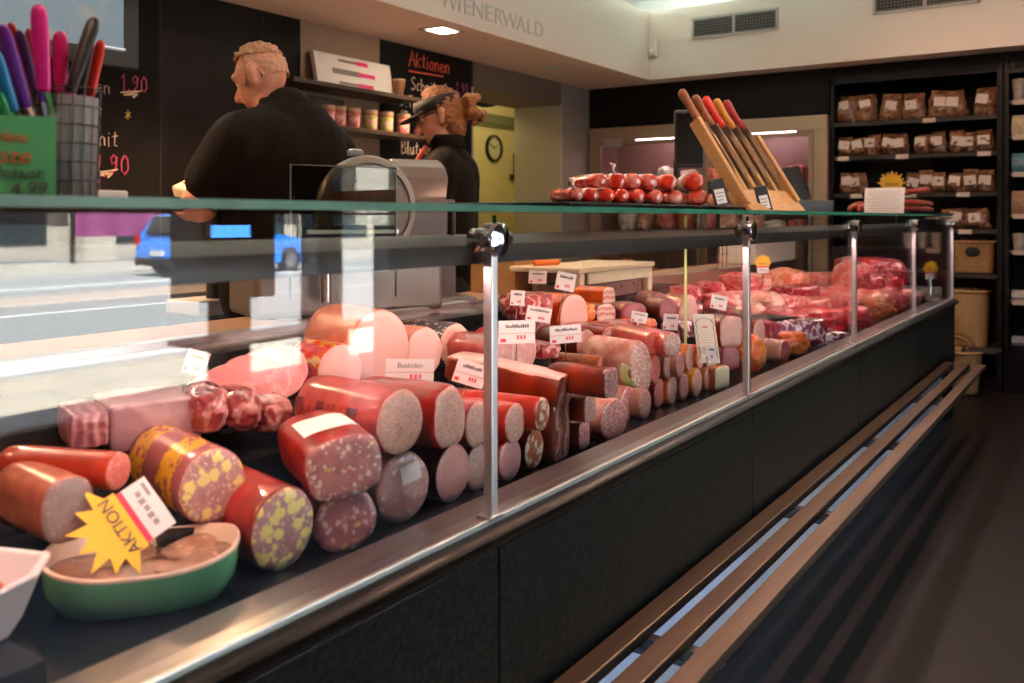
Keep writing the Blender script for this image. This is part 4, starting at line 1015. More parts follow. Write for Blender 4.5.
c_hams = cut('cut ham sausage', (.66, .36, .32), (.55, .26, .24), [((.75, .48, .44), 34, .45, .5), ((.45, .42, .12), 80, .22, .07)])
c_sal = cut('cut salami', (.50, .17, .15), (.42, .12, .11), [((.75, .55, .49), 190, .46, .7)])
c_salr = cut('cut red salami', (.60, .15, .11), (.52, .11, .08), [((.72, .38, .32), 260, .4, .5)])
c_salg = cut('cut grey salami', (.50, .24, .20), (.40, .17, .14), [((.70, .54, .46), 230, .46, .7)])
c_salw = cut('cut mould salami', (.52, .26, .2), (.44, .18, .15), [((.74, .6, .5), 150, .48, .8), ((.3, .1, .08), 200, .3, .3)])
c_mosaic = cut('cut blood mosaic', (.46, .12, .04), (.30, .05, .02), [((.85, .70, .52), 48, .60, .9)])
c_pate = cut('cut liver pate', (.25, .17, .15), (.20, .13, .12), [((.35, .26, .22), 140, .35, .3)])
c_ham = cut('cut raw ham', (.34, .05, .07), (.26, .03, .05), [((.6, .3, .28), 60, .18, .3)], nscale=30)
c_cooked = cut('cut cooked ham', (.66, .36, .29), (.58, .28, .23), [((.75, .5, .42), 40, .25, .4)], nscale=25)
c_bacon = layered('cut bacon', [(.78, .56, .48), (.50, .14, .12), (.80, .62, .54), (.55, .20, .17), (.80, .60, .50)], 'Z', 24)
c_baconv = layered('cut bacon upright', [(.06, .012, .01), (.34, .05, .025), (.66, .46, .36), (.16, .02, .012), (.40, .12, .07), (.10, .015, .01)], 'Y', 24, .03)
c_chees = mat('white cheese', (.82, .72, .5), .5, 0, (.76, .64, .42), 20)
c_speckle = cut('speckled block', (.50, .10, .05), (.42, .08, .04), [((.06, .02, .02), 120, .4, .5)])
K = lambda n, a, b_, **k: mat('casing ' + n, deep(a, 1.45), k.pop('rough', .3), 0, deep(b_, 1.55), k.pop('ns', 30), k.pop('st', None), k.pop('bump', .45), 38, contrast=.13, coat=k.pop('coat', .5), rnd=True, **k)
k_red = K('red', (.52, .07, .05), (.40, .04, .03)); k_brown = K('smoked brown', (.34, .07, .03), (.22, .035, .015), ns=18)
k_pink = K('pink', (.66, .20, .19), (.56, .13, .13)); k_lyon = K('lyoner', (.80, .42, .33), (.74, .36, .28), rough=.4, coat=.2)
k_orange = K('orange', (.80, .25, .04), (.66, .15, .02), bump=.4); k_dark = K('dark', (.10, .04, .04), (.05, .02, .02))
k_grey = K('greyish', (.48, .27, .22), (.60, .40, .33), ns=40, coat=.1); k_mould = K('white mould', (.70, .50, .44), (.56, .24, .18), ns=26, coat=.1, rough=.6, bump=.6)
k_yel = K('yellow', (.72, .46, .06), (.6, .32, .04)); k_redo = K('bright red', (.66, .09, .02), (.56, .05, .02))
k_rough = K('coarse brown crust', (.42, .13, .05), (.58, .28, .14), ns=110, bump=.9, coat=.1); k_rind = K('smoked rind', (.46, .10, .03), (.24, .04, .02), ns=14, bump=.7)
k_amber = K('amber', (.78, .38, .12), (.70, .28, .08)); k_pinktop = K('fatty pink', (.80, .40, .34), (.66, .24, .20), ns=12)
k_terr = K('terracotta', (.58, .24, .16), (.48, .18, .12), coat=.2)
m, nt, b = _new('casing purple with yellow print'); MATS['k_pp'] = m
co = _coord(nt, False); n = _noise(nt, co, 70, 4); sp = nt.nodes.new('ShaderNodeSeparateXYZ'); nt.links.new(co, sp.inputs[0])
st_ = _math(nt, 'FRACT', _math(nt, 'MULTIPLY', _math(nt, 'ADD', sp.outputs['X'], _math(nt, 'MULTIPLY', n, .06)), 8.0))
nt.links.new(_mix(nt, _math(nt, 'MULTIPLY', _mapr(nt, st_, .52, .55), _mapr(nt, n, .40, .44)), (.38, .10, .10), (.85, .42, .02)), b.inputs['Base Color']); b.inputs['Roughness'].default_value = .25; b.inputs['Coat Weight'].default_value = .5
k_pp = m
m, nt, b = _new('casing dark with white print')
co = _coord(nt, False); v = nt.nodes.new('ShaderNodeTexVoronoi'); v.inputs['Scale'].default_value = 95; nt.links.new(co, v.inputs['Vector'])
nt.links.new(_mix(nt, _mapr(nt, v.outputs['Distance'], .36, .3), (.04, .02, .025), (.6, .5, .5)), b.inputs['Base Color']); b.inputs['Roughness'].default_value = .3
k_print = m
m, nt, b = _new('casing red and yellow film')
co = _coord(nt, False); n = _noise(nt, co, 16, 5, (1, 3, 3)); rp = nt.nodes.new('ShaderNodeValToRGB'); e = rp.color_ramp.elements
e[0].position = .35; e[0].color = (.35, .01, .01, 1); e[1].position = .66; e[1].color = (.9, .55, .35, 1)
for p_, c_ in ((.46, (.8, .03, .02)), (.55, (.85, .08, .02)), (.6, (.85, .4, .02))): q = e.new(p_); q.color = (*c_, 1)
nt.links.new(n, rp.inputs[0]); nt.links.new(rp.outputs[0], b.inputs['Base Color']); b.inputs['Roughness'].default_value = .18; b.inputs['Coat Weight'].default_value = .8; _bump(nt, b, n, .6, .01)
k_film = m
v_beef = veined('raw beef', (.66, .05, .06), (.50, .03, .045), (.70, .28, .28), 16, .03)
v_beefd = veined('dark raw beef', (.46, .02, .05), (.34, .01, .035), (.72, .3, .32), 20, .03)
v_pork = veined('raw pork', (.78, .26, .25), (.70, .17, .18), (.82, .46, .42), 13, .045)
v_porkp = veined('pale raw pork', (.82, .45, .36), (.76, .36, .28), (.86, .64, .54), 12, .08)
v_roast = veined('pork roast rind', (.80, .27, .13), (.72, .2, .11), (.84, .5, .36), 12, .05)
v_smoke = veined('smoked orange meat', (.72, .16, .02), (.5, .07, .015), (.8, .34, .08), 18, .06)
v_hamr = veined('raw ham', (.48, .07, .08), (.36, .04, .05), (.74, .42, .36), 18, .05)
v_vac = veined('vacuum packed red meat', (.46, .10, .10), (.36, .07, .08), (.66, .34, .32), 14, .05, .12, 1.0)
v_vacp = veined('vacuum packed dark meat', (.33, .06, .10), (.22, .04, .07), (.74, .55, .6), 16, .05, .1, 1.0)
v_pale = veined('pale packed loaf', (.52, .34, .36), (.46, .29, .32), (.6, .42, .42), 6, .05, .3)
v_slice = veined('ham slice', (.78, .34, .34), (.74, .29, .30), (.82, .44, .42), 9, .025, .35)
belly = layered('pork belly', [(.84, .50, .40), (.74, .24, .22), (.86, .62, .52), (.68, .17, .17)], 'Z', 22)

# ================================================================ meat: shapes
def place(px, pyb, Z, X):
    return atX(px, pyb, X) if X is not None else atZ(px, pyb, Z)
def log(name, label, px, pyb, Z, hpx, asp, L, yaw, casing, cutm, n=2.0, wob=0, roll=0, X=None, cat='sausage', group=None, band=None, pitch=0, sub=0, taper=.0, bend=0, cap=None, topm=None):
    p = place(px, pyb, Z, X); k = pxm(p); rz = hpx * k / 2; ry = rz * asp
    t = thing(name, label, cat, p, rot=(0, R(pitch), R(yaw)), group=group)
    sd = hash_(label)
    N = 48
    def rim(q, s_):
        out = []
        for i in range(N):
            u = 2 * math.pi * i / N; cu, su = math.cos(u), math.sin(u)
            y = ry * math.copysign(abs(cu) ** (2 / n), cu); z = rz * math.copysign(abs(su) ** (2 / n), su)
            w_ = 1 + wob * noise.noise((cu * 1.4 + sd, su * 1.4, sd * 2.3 + s_ * 3)) + .03 * noise.noise((cu * 2 + sd, su * 2 + 5, s_ * 12))
            y, z = y * q * w_, z * q * w_
            a = R(roll); y, z = y * math.cos(a) - z * math.sin(a), y * math.sin(a) + z * math.cos(a)
            out.append(Vector((s_ + bend * 0, y + bend * s_ * s_, z + rz)))
        return out
    prof = [(0, .965), (-.002, .985), (-.006, 1.0)]
    for j in range(1, 9):
        f = j / 9; prof.append((-L * .9 * f, 1 - taper * f))
    e = 1 - taper
    prof += [(-L * .93, .93 * e), (-L * .97, .74 * e), (-L * .99, .45 * e), (-L, .1 * e)]
    cs_ = MB().loft([rim(q, s_) for s_, q in prof], False, True).build('casing', [casing, topm] if topm else casing, t, True)
    if topm:
        for p_ in cs_.data.polygons:
            if p_.normal.z > .62: p_.material_index = 1
    fr = [rim(.966, .0002), rim(.955, .0012), rim(.75, .0020), rim(.45, .0026), rim(.12, .0028)]
    MB().loft(fr, False, True).build('cut_face', cutm, t, True)
    if band:
        s0, s1, a0, a1, bm_ = band
        rings = []
        for s_ in [s0 + (s1 - s0) * j / 6 for j in range(7)]:
            full = rim(1.015, s_); i0, i1 = int(a0 / 360 * N), int(a1 / 360 * N)
            rings.append([full[i % N] for i in range(i0, i1 + 1)])
        MB().loft(rings, False, False, False).build('paper_label', bm_, t, True)
    return t
def hash_(s): return (sum(ord(c) * (i + 7) for i, c in enumerate(s)) % 977) / 31.0
def chunk(name, label, px, pyb, Z, wpx, hpx, dep, m, yaw=0, sq=.55, amp=.16, X=None, cat='meat', group=None, tilt=0, freq=1.7):
    """a lump of meat: a rounded, noise-shaped block resting on its base"""
    p = place(px, pyb, Z, X); k = pxm(p); w_, h_ = wpx * k * 1.18, hpx * k * 1.18; dep *= 1.1; amp *= .62; freq *= .8
    mb = MB(); q_ = bmesh.ops.create_icosphere(mb.bm, subdivisions=5, radius=1); sd = hash_(label)
    e = sq
    for v in mb.bm.verts:
        c_ = v.co.copy()
        mx = max(abs(c_.x), abs(c_.y), abs(c_.z)); cube = c_ / mx
        c_ = c_.lerp(cube * .88, 1 - e)
        nn_ = noise.fractal(v.co * freq + Vector((sd, sd * 1.7, sd * .4)), .9, 2.1, 3)
        c_ = c_ * (1 + amp * nn_)
        v.co = Vector((c_.x * dep / 2 - dep / 2, c_.y * w_ / 2, max(c_.z, -.93) * h_ / 2 + h_ * .465))
    o = mb.build(name, m, None, True); o.location = p; o.rotation_euler = (R(tilt), 0, R(yaw))
    return tag(o, label, cat, group)
# ================================================================ left section of the case
# extra risers of the black deck
rs = MB()
rs.span((-1.31, Y0 + .01, FLAT), (-1.292, .76, .83)); rs.span((-1.31, .84, FLAT), (-1.19, 1.06, .80))
rs.span((-1.165, Y0 + .01, FLAT), (-1.0, .545, .784))
cpart(rs, 'deck_riser', deckm)
G1 = 'cut sausages along the front of the case'
log('cheese_sausage', 'big cheese cube sausage with purple and yellow casing above the green dish', 213, 525, .80, 77, .92, .26, -14, k_pp, c_cheese, group=G1)
log('cheese_sausage', 'cheese cube sausage at the front edge right of the green dish', 283, 571, FLAT, 84, .84, .22, -12, k_red, c_cheese, roll=-14, group=G1)
log('loaf_sausage', 'square coarse loaf sausage with labelled red packing lying on top', 344, 498, .828, 62, 1.28, .24, -30, k_red, c_coarse, n=3.2, roll=10, group=G1, band=(-.06, -.16, 50, 125, white))
log('coarse_sausage', 'dark coarse oval sausage under the square loaf at the front', 345, 552, FLAT, 60, 1.14, .16, -34, k_dark, c_coarse2, roll=24, wob=.06, group=G1)
log('filmed_sausage', 'pale sausage end under clear film with a white sticker at the front', 403, 523, FLAT, 71, .92, .22, -14, K('film', (.58, .34, .28), (.66, .45, .4), coat=.9), c_film, roll=-8, group=G1)
o = COL.objects[-1] if False else None
log('fine_sausage', 'narrow pink sausage left of the chrome post in the front row', 453, 502, FLAT, 58, .92, .22, -2, k_dark, c_fine, roll=-10, group=G1)
log('krakauer', 'large round Krakauer type sausage with dark banded pink casing on top', 400, 455, .862, 66, .94, .26, -8, k_pink, c_krak, group=G1, band=(-.05, -.24, 160, 215, mat('dark band', (.10, .025, .03), .35, 0, (.5, .06, .05), 14, (4, 1, 1), contrast=.06)))
log('knobby_sausage', 'irregular knobby sausage right of the large round one', 450, 449, .848, 63, .82, .22, 0, k_red, c_krak, wob=.2, group=G1)
log('pale_sausage', 'pale sausage end behind the chrome post, upper of two', 477, 448, .826, 47, .8, .2, -4, k_pink, c_krak, group=G1)
log('pale_sausage', 'pale sausage end behind the chrome post, lower of two', 478, 491, FLAT, 47, .8, .2, -4, k_pink, c_krak, group=G1)
# sticker on the filmed end
t = [o for o in bpy.data.objects if o.name.startswith('filmed_sausage')][0]
MB().box((.0042, .014, .088), (.0008, .042, .034), Matrix.Rotation(R(12), 3, 'X')).build('white_sticker', white, t)
for i, (px, pyb, w_, h_, a) in enumerate(((216, 440, 40, 46, 'left'), (249, 438, 40, 42, 'middle'), (280, 438, 38, 36, 'right'))):
    chunk('packed_meat', '%s of three vacuum packed red meat pieces under the ham slices' % a, px, pyb, None, w_, h_, .14, v_vac, -20, .8, .2, X=-1.33, group='vacuum packed red meat')
# fanned ham slices on a slate
p_ = atZ(255, 411, .882)
o = MB().span((-.16, -.17, 0), (.02, .09, .010)).build('slate_plate', deckm, bevel=.003); o.location = (-1.385, p_.y, .8815); tag(o, 'dark slate plate under the pink ham slices', 'plate')
for i, (dx, dy, tl, yw, rr_) in enumerate(((0, -.115, 26, -30, .060), (.005, -.08, 30, -25, .064), (.008, -.04, 36, -20, .064), (.0, .0, 42, -24, .064), (-.012, .035, 52, -30, .056))):
    mb = MB(); rings = []
    for th, q in ((0, .9), (0, 1), (.004, 1), (.004, .9)):
        rings.append([Vector((rr_ * q * math.cos(u) * (1 + .15 * noise.noise((math.cos(u) + i * 3, math.sin(u), 2))), rr_ * 1.1 * q * math.sin(u) * (1 + .15 * noise.noise((math.cos(u) + i * 3, math.sin(u), 7))), th + .006 * math.sin(2 * u + i))) for u in [2 * math.pi * j / 40 for j in range(40)]])
    mb.loft(rings); o = mb.build('ham_slice', v_slice, None, True); o.location = (-1.44 + dx, p_.y + dy, .905 + .034 + .007 * i); o.rotation_euler = (0, R(tl + 4), R(yw))
    tag(o, 'pink ham slice, %s from the left in the fanned row' % ORD[i], 'ham slice', 'fanned ham slices')
chunk('packed_loaf', 'pale grey vacuum packed loaf at the back left', 160, 452, None, 92, 48, .16, v_pale, -20, .25, .05, X=-1.385, cat='meat loaf')
chunk('packed_bacon', 'dark striped packed bacon piece left of the pale loaf', 92, 452, None, 36, 36, .14, layered('striped bacon', [(.30, .10, .12), (.5, .24, .24), (.26, .08, .1)], 'Y', 55), -20, .3, .08, X=-1.385)
log('red_sausage', 'plain orange red sausage behind the purple cased cheese sausage', 118, 490, .882, 38, 1.0, .2, 20, K('plain orange red', (.60, .13, .06), (.5, .09, .05)), c_salr, group=G1)
log('pate_loaf', 'round terracotta cased liver pate loaf with dark cut face', 68, 543, .832, 66, .82, .16, -4, k_terr, c_pate, n=2.6, group=G1)
chunk('spiced_block', 'red meat block with black spice specks at the left picture edge', 2, 515, .832, 44, 44, .12, c_speckle, -10, .3, .08)
# white dish with terracotta block
p_ = Vector((-1.12, .475, .785))
wd = thing('white_dish', 'white angular dish holding a terracotta loaf block at the lower left', 'dish', p_, R(20))
def hexr(a, b_, z, w=0): return [Vector((x * a, y * b_, z)) for x, y in ((1, .55), (.55, 1), (-.55, 1), (-1, .55), (-1, -.55), (-.55, -1), (.55, -1), (1, -.55))]
whm = mat('white melamine', (.72, .66, .66), .3, coat=.3)
MB().loft([hexr(.055, .105, .0), hexr(.075, .135, .065), hexr(.08, .14, .066), hexr(.078, .138, .071), hexr(.070, .130, .070), hexr(.05, .10, .008)], True, True).build('dish_body', whm, wd, 'auto', bevel=.002)
MB().span((.0, 0, 0), (.001, .018, .007)).build('printed_mark', grey_ink, wd, loc=(.0665, .012, .03), rot=(0, R(17), 0))
o = MB().span((-.04, -.09, 0), (.035, .075, .05)).build('terracotta_block', mat('orange loaf', (.55, .17, .06), .45, 0, (.45, .12, .05), 30), bevel=.006); o.location = p_ + Vector((0, 0, .009)); o.rotation_euler = (0, 0, R(20)); tag(o, 'orange brown loaf block in the white angular dish', 'meat loaf')
# green oval dish
gd = thing('green_dish', 'green oval ceramic dish with cream rim filled with slices in jelly', 'dish', (-1.163, .776, FLAT), R(53))
grn = mat('green glaze', (.20, .52, .26), .18, 0, (.16, .45, .21), 8, coat=.4); crm = mat('cream glaze', (.72, .55, .40), .3)
def ov(a, b_, z, n=2.6): return [Vector((a * math.copysign(abs(math.cos(u)) ** (2 / n), math.cos(u)), b_ * math.copysign(abs(math.sin(u)) ** (2 / n), math.sin(u)), z + .006 * math.cos(2 * u) * (z > .04))) for u in [2 * math.pi * j / 56 for j in range(56)]]
MB().loft([ov(.10, .07, 0), ov(.115, .083, .008), ov(.128, .095, .035), ov(.132, .099, .066)], True, False).build('bowl', grn, gd, True)
MB().loft([ov(.132, .099, .066), ov(.133, .100, .069), ov(.131, .098, .072), ov(.127, .094, .071), ov(.122, .089, .04), ov(.10, .07, .012)], False, True).build('cream_rim', crm, gd, True)
o = MB().loft([ov(.121, .088, .038 + .0), ov(.1235, .0905, .050 - .004)], True, True).build('jelly', mat('dark jelly', (.16, .11, .05), .12, 0, (.28, .16, .07), 30, coat=.8), gd, 'auto')
M_ = Matrix.Translation(gd.location) @ Matrix.Rotation(R(53), 4, 'Z')
for i, (x, y, rx, ry_, tl, lb) in enumerate(((-.075, -.012, .044, .034, 8, 'curled slice at the left end'), (-.01, -.045, .055, .03, 5, 'long slice at the front'), (.06, -.028, .052, .032, -4, 'slice right of the front middle'), (.06, .03, .055, .033, 4, 'slice at the right end'), (-.02, .03, .05, .035, 6, 'slice under the yellow sign'))):
    o = MB().loft([[Vector((rx * q * math.cos(u), ry_ * q * math.sin(u), z + .003 * math.cos(u * 2))) for u in [2 * math.pi * j / 32 for j in range(32)]] for z, q in ((0, .9), (.004, 1), (.009, .98), (.011, .85), (.0115, .3))]).build('jellied_slice', cut('jellied slice', (.40, .20, .11), (.28, .13, .07), [((.6, .38, .28), 60, .3, .4)], coat=.8), None, True)
    o.location = M_ @ Vector((x, y, .0475)); o.rotation_euler = (R(tl), R(tl * .6), R(53 + 20 * i)); tag(o, 'brown meat %s in the green dish' % lb, 'meat slice', 'jellied slices in the green dish')
# yellow action sign lying upside down on the dish
ctr_ = atX(122, 525, -1.15); n_ = (Vector((0, 0, H)) - ctr_ + Vector((ctr_.x * 0, 0, .35))); n_ = (Vector((1.15, -.80, .85))).normalized()
ri = Vector((C, S, 0)); ri = (ri - n_ * ri.dot(n_)).normalized(); ui = n_.cross(ri)
a_ = R(133); rt = ri * math.cos(a_) + ui * math.sin(a_); up_ = n_.cross(rt)
sg2 = sun_sign('action_sign', 'yellow Aktion sunburst sign lying upside down on the green dish', ctr_, (0, 0, 0), .138, txt='AKTION', n=7, rin=.33)
sg2.matrix_world = Matrix.Translation(ctr_) @ Matrix((rt, -n_, up_)).transposed().to_4x4()
# packed lyoner and rounds at the back
log('red_film_lyoner', 'lyoner roll in shiny red and yellow film, cut pink end', 340, 398, .882, 54, .92, .17, -18, k_film, c_lyon, group='lyoner sausages at the back')
log('lyoner', 'very large pale pink lyoner sausage standing behind the price tag', 380, 386, .882, 77, .92, .24, -14, k_lyon, c_lyon, group='lyoner sausages at the back')
log('lyoner', 'smaller pale lyoner sausage right of the very large one', 424, 378, .882, 51, .95, .2, -10, k_lyon, c_lyon, group='lyoner sausages at the back')
log('mortadella', 'dark printed mortadella with speckled cut face by the post', 455, 368, .882, 45, .95, .22, -10, k_print, c_mort, group='lyoner sausages at the back')
# ================================================================ middle section of the case
G2 = 'cut sausages in the middle of the case'
log('red_sausage', 'red cased sausage with pale cut end lowest at the right of the post', 510, 481, FLAT, 43, .92, .22, 0, k_red, c_fine, group=G2)
log('mosaic_sausage', 'blood sausage with white mosaic cut face in the bottom row', 534, 469, FLAT, 40, .92, .22, 2, k_brown, c_mosaic, roll=-10, group=G2)
log('red_sausage', 'red cased krakauer with pale cut end, second row beside the post', 515, 443, .815, 40, .92, .22, 0, k_redo, c_krak, group=G2)
log('mosaic_sausage', 'long glossy mosaic sausage lying on the second row', 542, 431, .83, 34, .92, .26, 4, k_redo, c_mosaic, roll=-10, group=G2)
log('pale_sausage', 'pink sausage end peeping out right of the chrome post', 497, 446, .81, 42, .8, .2, -4, k_pink, c_fine, group=G2)
log('fat_slab', 'broad pink topped bacon slab lying on the sausages', 563, 406, .86, 32, 1.25, .30, 8, k_rind, c_baconv, n=5, pitch=7, topm=mat('slab fat cap', (.80, .50, .43), .35, 0, (.72, .36, .31), 14, coat=.4, rnd=True), group='bacon and ham', cat='bacon')
log('bacon_slab', 'tall dark streaky bacon slab standing upright', 561, 460, FLAT, 68, .55, .12, 4, k_rind, c_baconv, n=5, wob=.04, group='bacon and ham', cat='bacon')
log('square_sausage', 'square smoked sausage with grainy end, lowest in the row', 584, 449, FLAT, 28, .9, .2, 4, k_brown, c_sal, n=4, group=G2)
log('square_sausage', 'square smoked sausage with grainy end, upper one', 590, 422, .812, 27, .95, .2, 4, k_brown, c_salg, n=4, group=G2)
log('square_sausage', 'long square brown smoked sausage seen from its side', 611, 398, .884, 30, .9, .16, -2, k_rind, c_sal, n=4, group=G2)
log('crusted_sausage', 'rough crusted brown sausage behind the long square one', 602, 374, None, 18, 1.0, .16, 0, k_rough, c_salg, X=-1.2, group=G2)
log('mould_salami', 'short round pinkish salami with white mould in the bottom row', 614, 441, FLAT, 42, 1.05, .14, -10, k_mould, c_sal, group=G2)
log('mould_salami', 'round salami with white speckled face behind the pinkish one', 628, 424, None, 38, .85, .2, 0, k_grey, c_sal, X=-1.1, group=G2)
log('large_salami', 'big white moulded salami half with tall grainy cut face', 641, 396, None, 56, .62, .2, -14, k_mould, c_salw, roll=10, X=-1.09, group=G2)
log('grey_salami', 'grey salami end low beside the big moulded one', 645, 419, FLAT, 30, .9, .2, 0, k_grey, c_salg, group=G2)
ring_m = mat('lettuce', (.45, .52, .12), .5, 0, (.62, .62, .3), 30)
p_ = atX(622, 376, -1.075)
mb = MB(); mb.loft([[Vector((.004 * math.sin(u * 3) + j * .004, (.034 - .006 * j) * math.cos(u), (.042 - .006 * j) * math.sin(u))) for u in [R(150 + 150 * q / 18) for q in range(19)]] for j in (0, 1, 2, 3)], False, False, False)
o = mb.build('garnish_leaf', ring_m, None, True); o.location = p_ + Vector((.03, -.01, .02)); o.rotation_euler = (0, 0, R(-30)); o.modifiers.new('thickness', 'SOLIDIFY').thickness = .002; tag(o, 'curled yellow green leaf garnish under the big moulded salami', 'garnish')
rowm = (('bottom', FLAT, ((659, 408, 30, k_redo, c_salr, 'bright red cased'), (672, 405, 29, k_amber, c_salg, 'amber cased'), (684, 401, 28, k_grey, c_sal, 'grey cased'), (697, 397, 29, k_yel, c_krak, 'yellow cased'), (708, 391, 25, k_amber, c_fine, 'slim amber cased'))),
        ('second', .815, ((655, 384, 29, k_redo, c_salr, 'bright red cased'), (668, 379, 26, k_grey, c_salg, 'grey cased'), (680, 378, 26, k_grey, c_sal, 'dark speckled'), (690, 371, 27, k_amber, c_krak, 'amber cased'), (700, 369, 24, k_orange, c_fine, 'orange cased'))),
        ('top', .893, ((654, 356, 26, k_pink, c_salr, 'thick pink cased'), (672, 358, 26, k_pink, c_salg, 'pink cased grainy'))))
for nm, lv, items in rowm:
    for px, pyb, h_, ca, cu_, lb in items:
        log('stacked_salami', '%s salami in the %s row of the stack' % (lb, nm), px, pyb, lv, h_, .82, .22, -34 if nm == 'top' else 0, ca, cu_, group='stacked salamis')
log('cheese_block', 'white cheese block with amber rind beside the salami stack', 722, 390, FLAT, 24, 1.15, .16, -10, k_amber, c_chees, n=6, cat='cheese', group='cheese blocks')
log('cheese_block', 'small cheese block on top of the bigger one', 712, 366, .812, 17, 1.3, .14, -10, k_amber, c_chees, n=6, cat='cheese', group='cheese blocks')
log('dark_ham', 'dark red ham block under the recipe sheet, lower one', 730, 371, None, 24, .9, .12, -36, k_rind, c_ham, n=4, X=-1.09, cat='ham', group='bacon and ham')
log('dark_ham', 'dark red ham block with pinkish cut end, upper one', 731, 348, None, 32, .9, .12, -30, k_brown, c_cooked, n=4, X=-1.09, cat='ham', group='bacon and ham')
G3 = 'ham and bacon at the back of the case'
log('ham_sausage', 'grey pink ham sausage half hidden by the tag beside the post', 501, 371, None, 36, 1.0, .16, -6, k_pink, c_hams, X=-1.31, group=G3)
log('ham_sausage', 'ham sausage with red rim below the wide price tag', 523, 372, None, 42, 1.0, .16, -8, k_redo, c_hams, X=-1.31, group=G3)
log('lyoner', 'orange skinned lyoner half with smooth pale cut face', 574, 338, .882, 44, .95, .2, -12, k_orange, c_lyon, n=2.2, roll=-8, group=G3)
chunk('raw_ham', 'dark crimson raw ham chunk below the tilted tag', 545, 344, .882, 24, 24, .14, c_ham, -15, .35, .12, group=G3)
chunk('raw_ham', 'purple red ham piece above the crusted sausage', 555, 360, None, 26, 15, .14, v_hamr, -15, .35, .12, X=-1.3, group=G3)
log('cooked_ham', 'grey pink cooked ham with curved cut face behind the salami', 586, 361, None, 32, .95, .18, -10, k_brown, c_cooked, X=-1.31, group=G3, cat='ham')
chunk('raw_ham', 'long raw ham with amber rim behind the tilted tag', 540, 321, .95, 46, 25, .14, v_hamr, -20, .5, .2, group=G3)
log('smoked_bacon', 'orange smoked bacon with streaky pale cut end lying highest', 609, 307, .952, 20, 1.2, .14, -4, k_orange, c_bacon, n=3, wob=.2, group=G3, cat='bacon')
log('smoked_bacon', 'streaky smoked bacon piece under the orange one', 606, 324, None, 20, 1.3, .14, -16, k_rind, c_bacon, n=3, wob=.2, X=-1.5, group=G3, cat='bacon')
log('smoked_bacon', 'broad white banded bacon with red rind above the salami stack', 614, 348, .882, 22, 1.5, .2, -18, k_redo, c_bacon, n=3, group=G3, cat='bacon')
chunk('smoked_meat', 'brown smoked meat left of the white banded bacon', 590, 330, None, 26, 24, .14, v_smoke, -10, .5, .25, X=-1.5, group=G3)
log('raw_ham_half', 'deep purple ham half with white fat edge behind a tag', 634, 327, None, 24, 1.2, .12, -36, k_rind, c_ham, n=3, X=-1.44, group=G3, cat='ham')
log('raw_ham_half', 'oval ham with deep red cut face and fat cap', 659, 318, None, 26, .95, .14, -38, k_rind, c_ham, roll=12, X=-1.5, group=G3, cat='ham')
log('raw_ham_half', 'smaller oval ham right of the fat capped one', 668, 322, None, 24, .9, .14, -38, k_brown, c_ham, roll=-12, X=-1.42, group=G3, cat='ham')
log('rolled_bacon', 'rolled bacon with tall marbled cut face', 688, 327, None, 32, .7, .16, -30, k_rough, c_cooked, wob=.12, roll=-14, X=-1.42, group=G3, cat='bacon')
chunk('red_ham', 'smooth orange red ham strip above the salami stack', 652, 334, None, 30, 14, .12, v_smoke, -10, .5, .15, X=-1.36, group=G3)
chunk('packed_meat', 'purple film packed meat left of the recipe sheet', 690, 342, None, 22, 20, .1, v_vacp, -10, .6, .3, X=-1.32, group=G3)
chunk('packed_meat', 'pale film packed piece behind the recipe sheet', 700, 326, None, 24, 22, .1, v_vac, -10, .6, .3, X=-1.4, group=G3)
chunk('raw_beef', 'bright red raw beef piece behind the recipe sheet, left one', 700, 308, None, 26, 20, .14, v_beef, -10, .7, .25, X=-1.5, group=G3)
chunk('raw_beef', 'bright red raw beef piece behind the recipe sheet, right one', 722, 304, None, 30, 20, .14, v_beef, -10, .7, .25, X=-1.5, group=G3)
chunk('raw_pork', 'marbled pork piece beside the second chrome post', 738, 318, None, 26, 22, .14, v_pork, -10, .6, .25, X=-1.36, group=G3)
chunk('smoked_meat', 'low brown smoked meat between bacon and tag', 628, 335, None, 34, 12, .12, v_hamr, -10, .5, .2, X=-1.38, group=G3)
# ================================================================ fresh meat section
G4 = 'fresh meat beyond the second post'
def fm(name, label, px, pyb, X, w_, h_, m, dep=.16, yaw=-20, sq=.6, amp=.25, **k): return chunk(name, label, px, pyb + 1, None, w_ * 1.18, h_ * 1.3, dep * 1.15, m, yaw, sq, amp, X=X, group=G4, **k)
fm('pork_belly', 'layered pork belly slab highest at the back left', 772, 297, -1.55, 40, 17, belly, .18, 10, .3, .12)
fm('pork_belly', 'second layered pork belly slab under the highest one', 766, 309, -1.46, 36, 14, belly, .18, 10, .3, .12)
fm('pork_roast', 'large orange pink pork roast with rind at the back', 806, 305, -1.5, 50, 26, v_roast, .2, 0, .6, .2)
fm('pork_joint', 'pork joint with dark purple lean side below the roast', 812, 312, -1.4, 54, 20, v_beefd, .16, -10, .5, .2)
fm('pale_pork', 'pale pork piece left of the joint', 782, 316, -1.36, 34, 17, v_porkp, .14, 0, .6, .25)
fm('pork_loin', 'long pink pork loin in the middle', 820, 325, -1.3, 66, 19, v_pork, .16, -10, .6, .2)
fm('pale_pork', 'pale pork strip above the black tray', 764, 318, -1.28, 36, 12, v_porkp, .14, 8, .5, .2)
p_ = atX(770, 322, -1.2)
o = MB().span((-.1, -.13, 0), (.06, .1, .022)).build('black_tray', black, bevel=.004); o.location = p_; o.rotation_euler = (0, 0, R(-20)); tag(o, 'small black tray in front of the pale pork strip', 'tray')
fm('raw_beef', 'flat bright red beef cut in front of the pork loin', 798, 340, -1.16, 56, 20, v_beef, .14, -20, .6, .25)
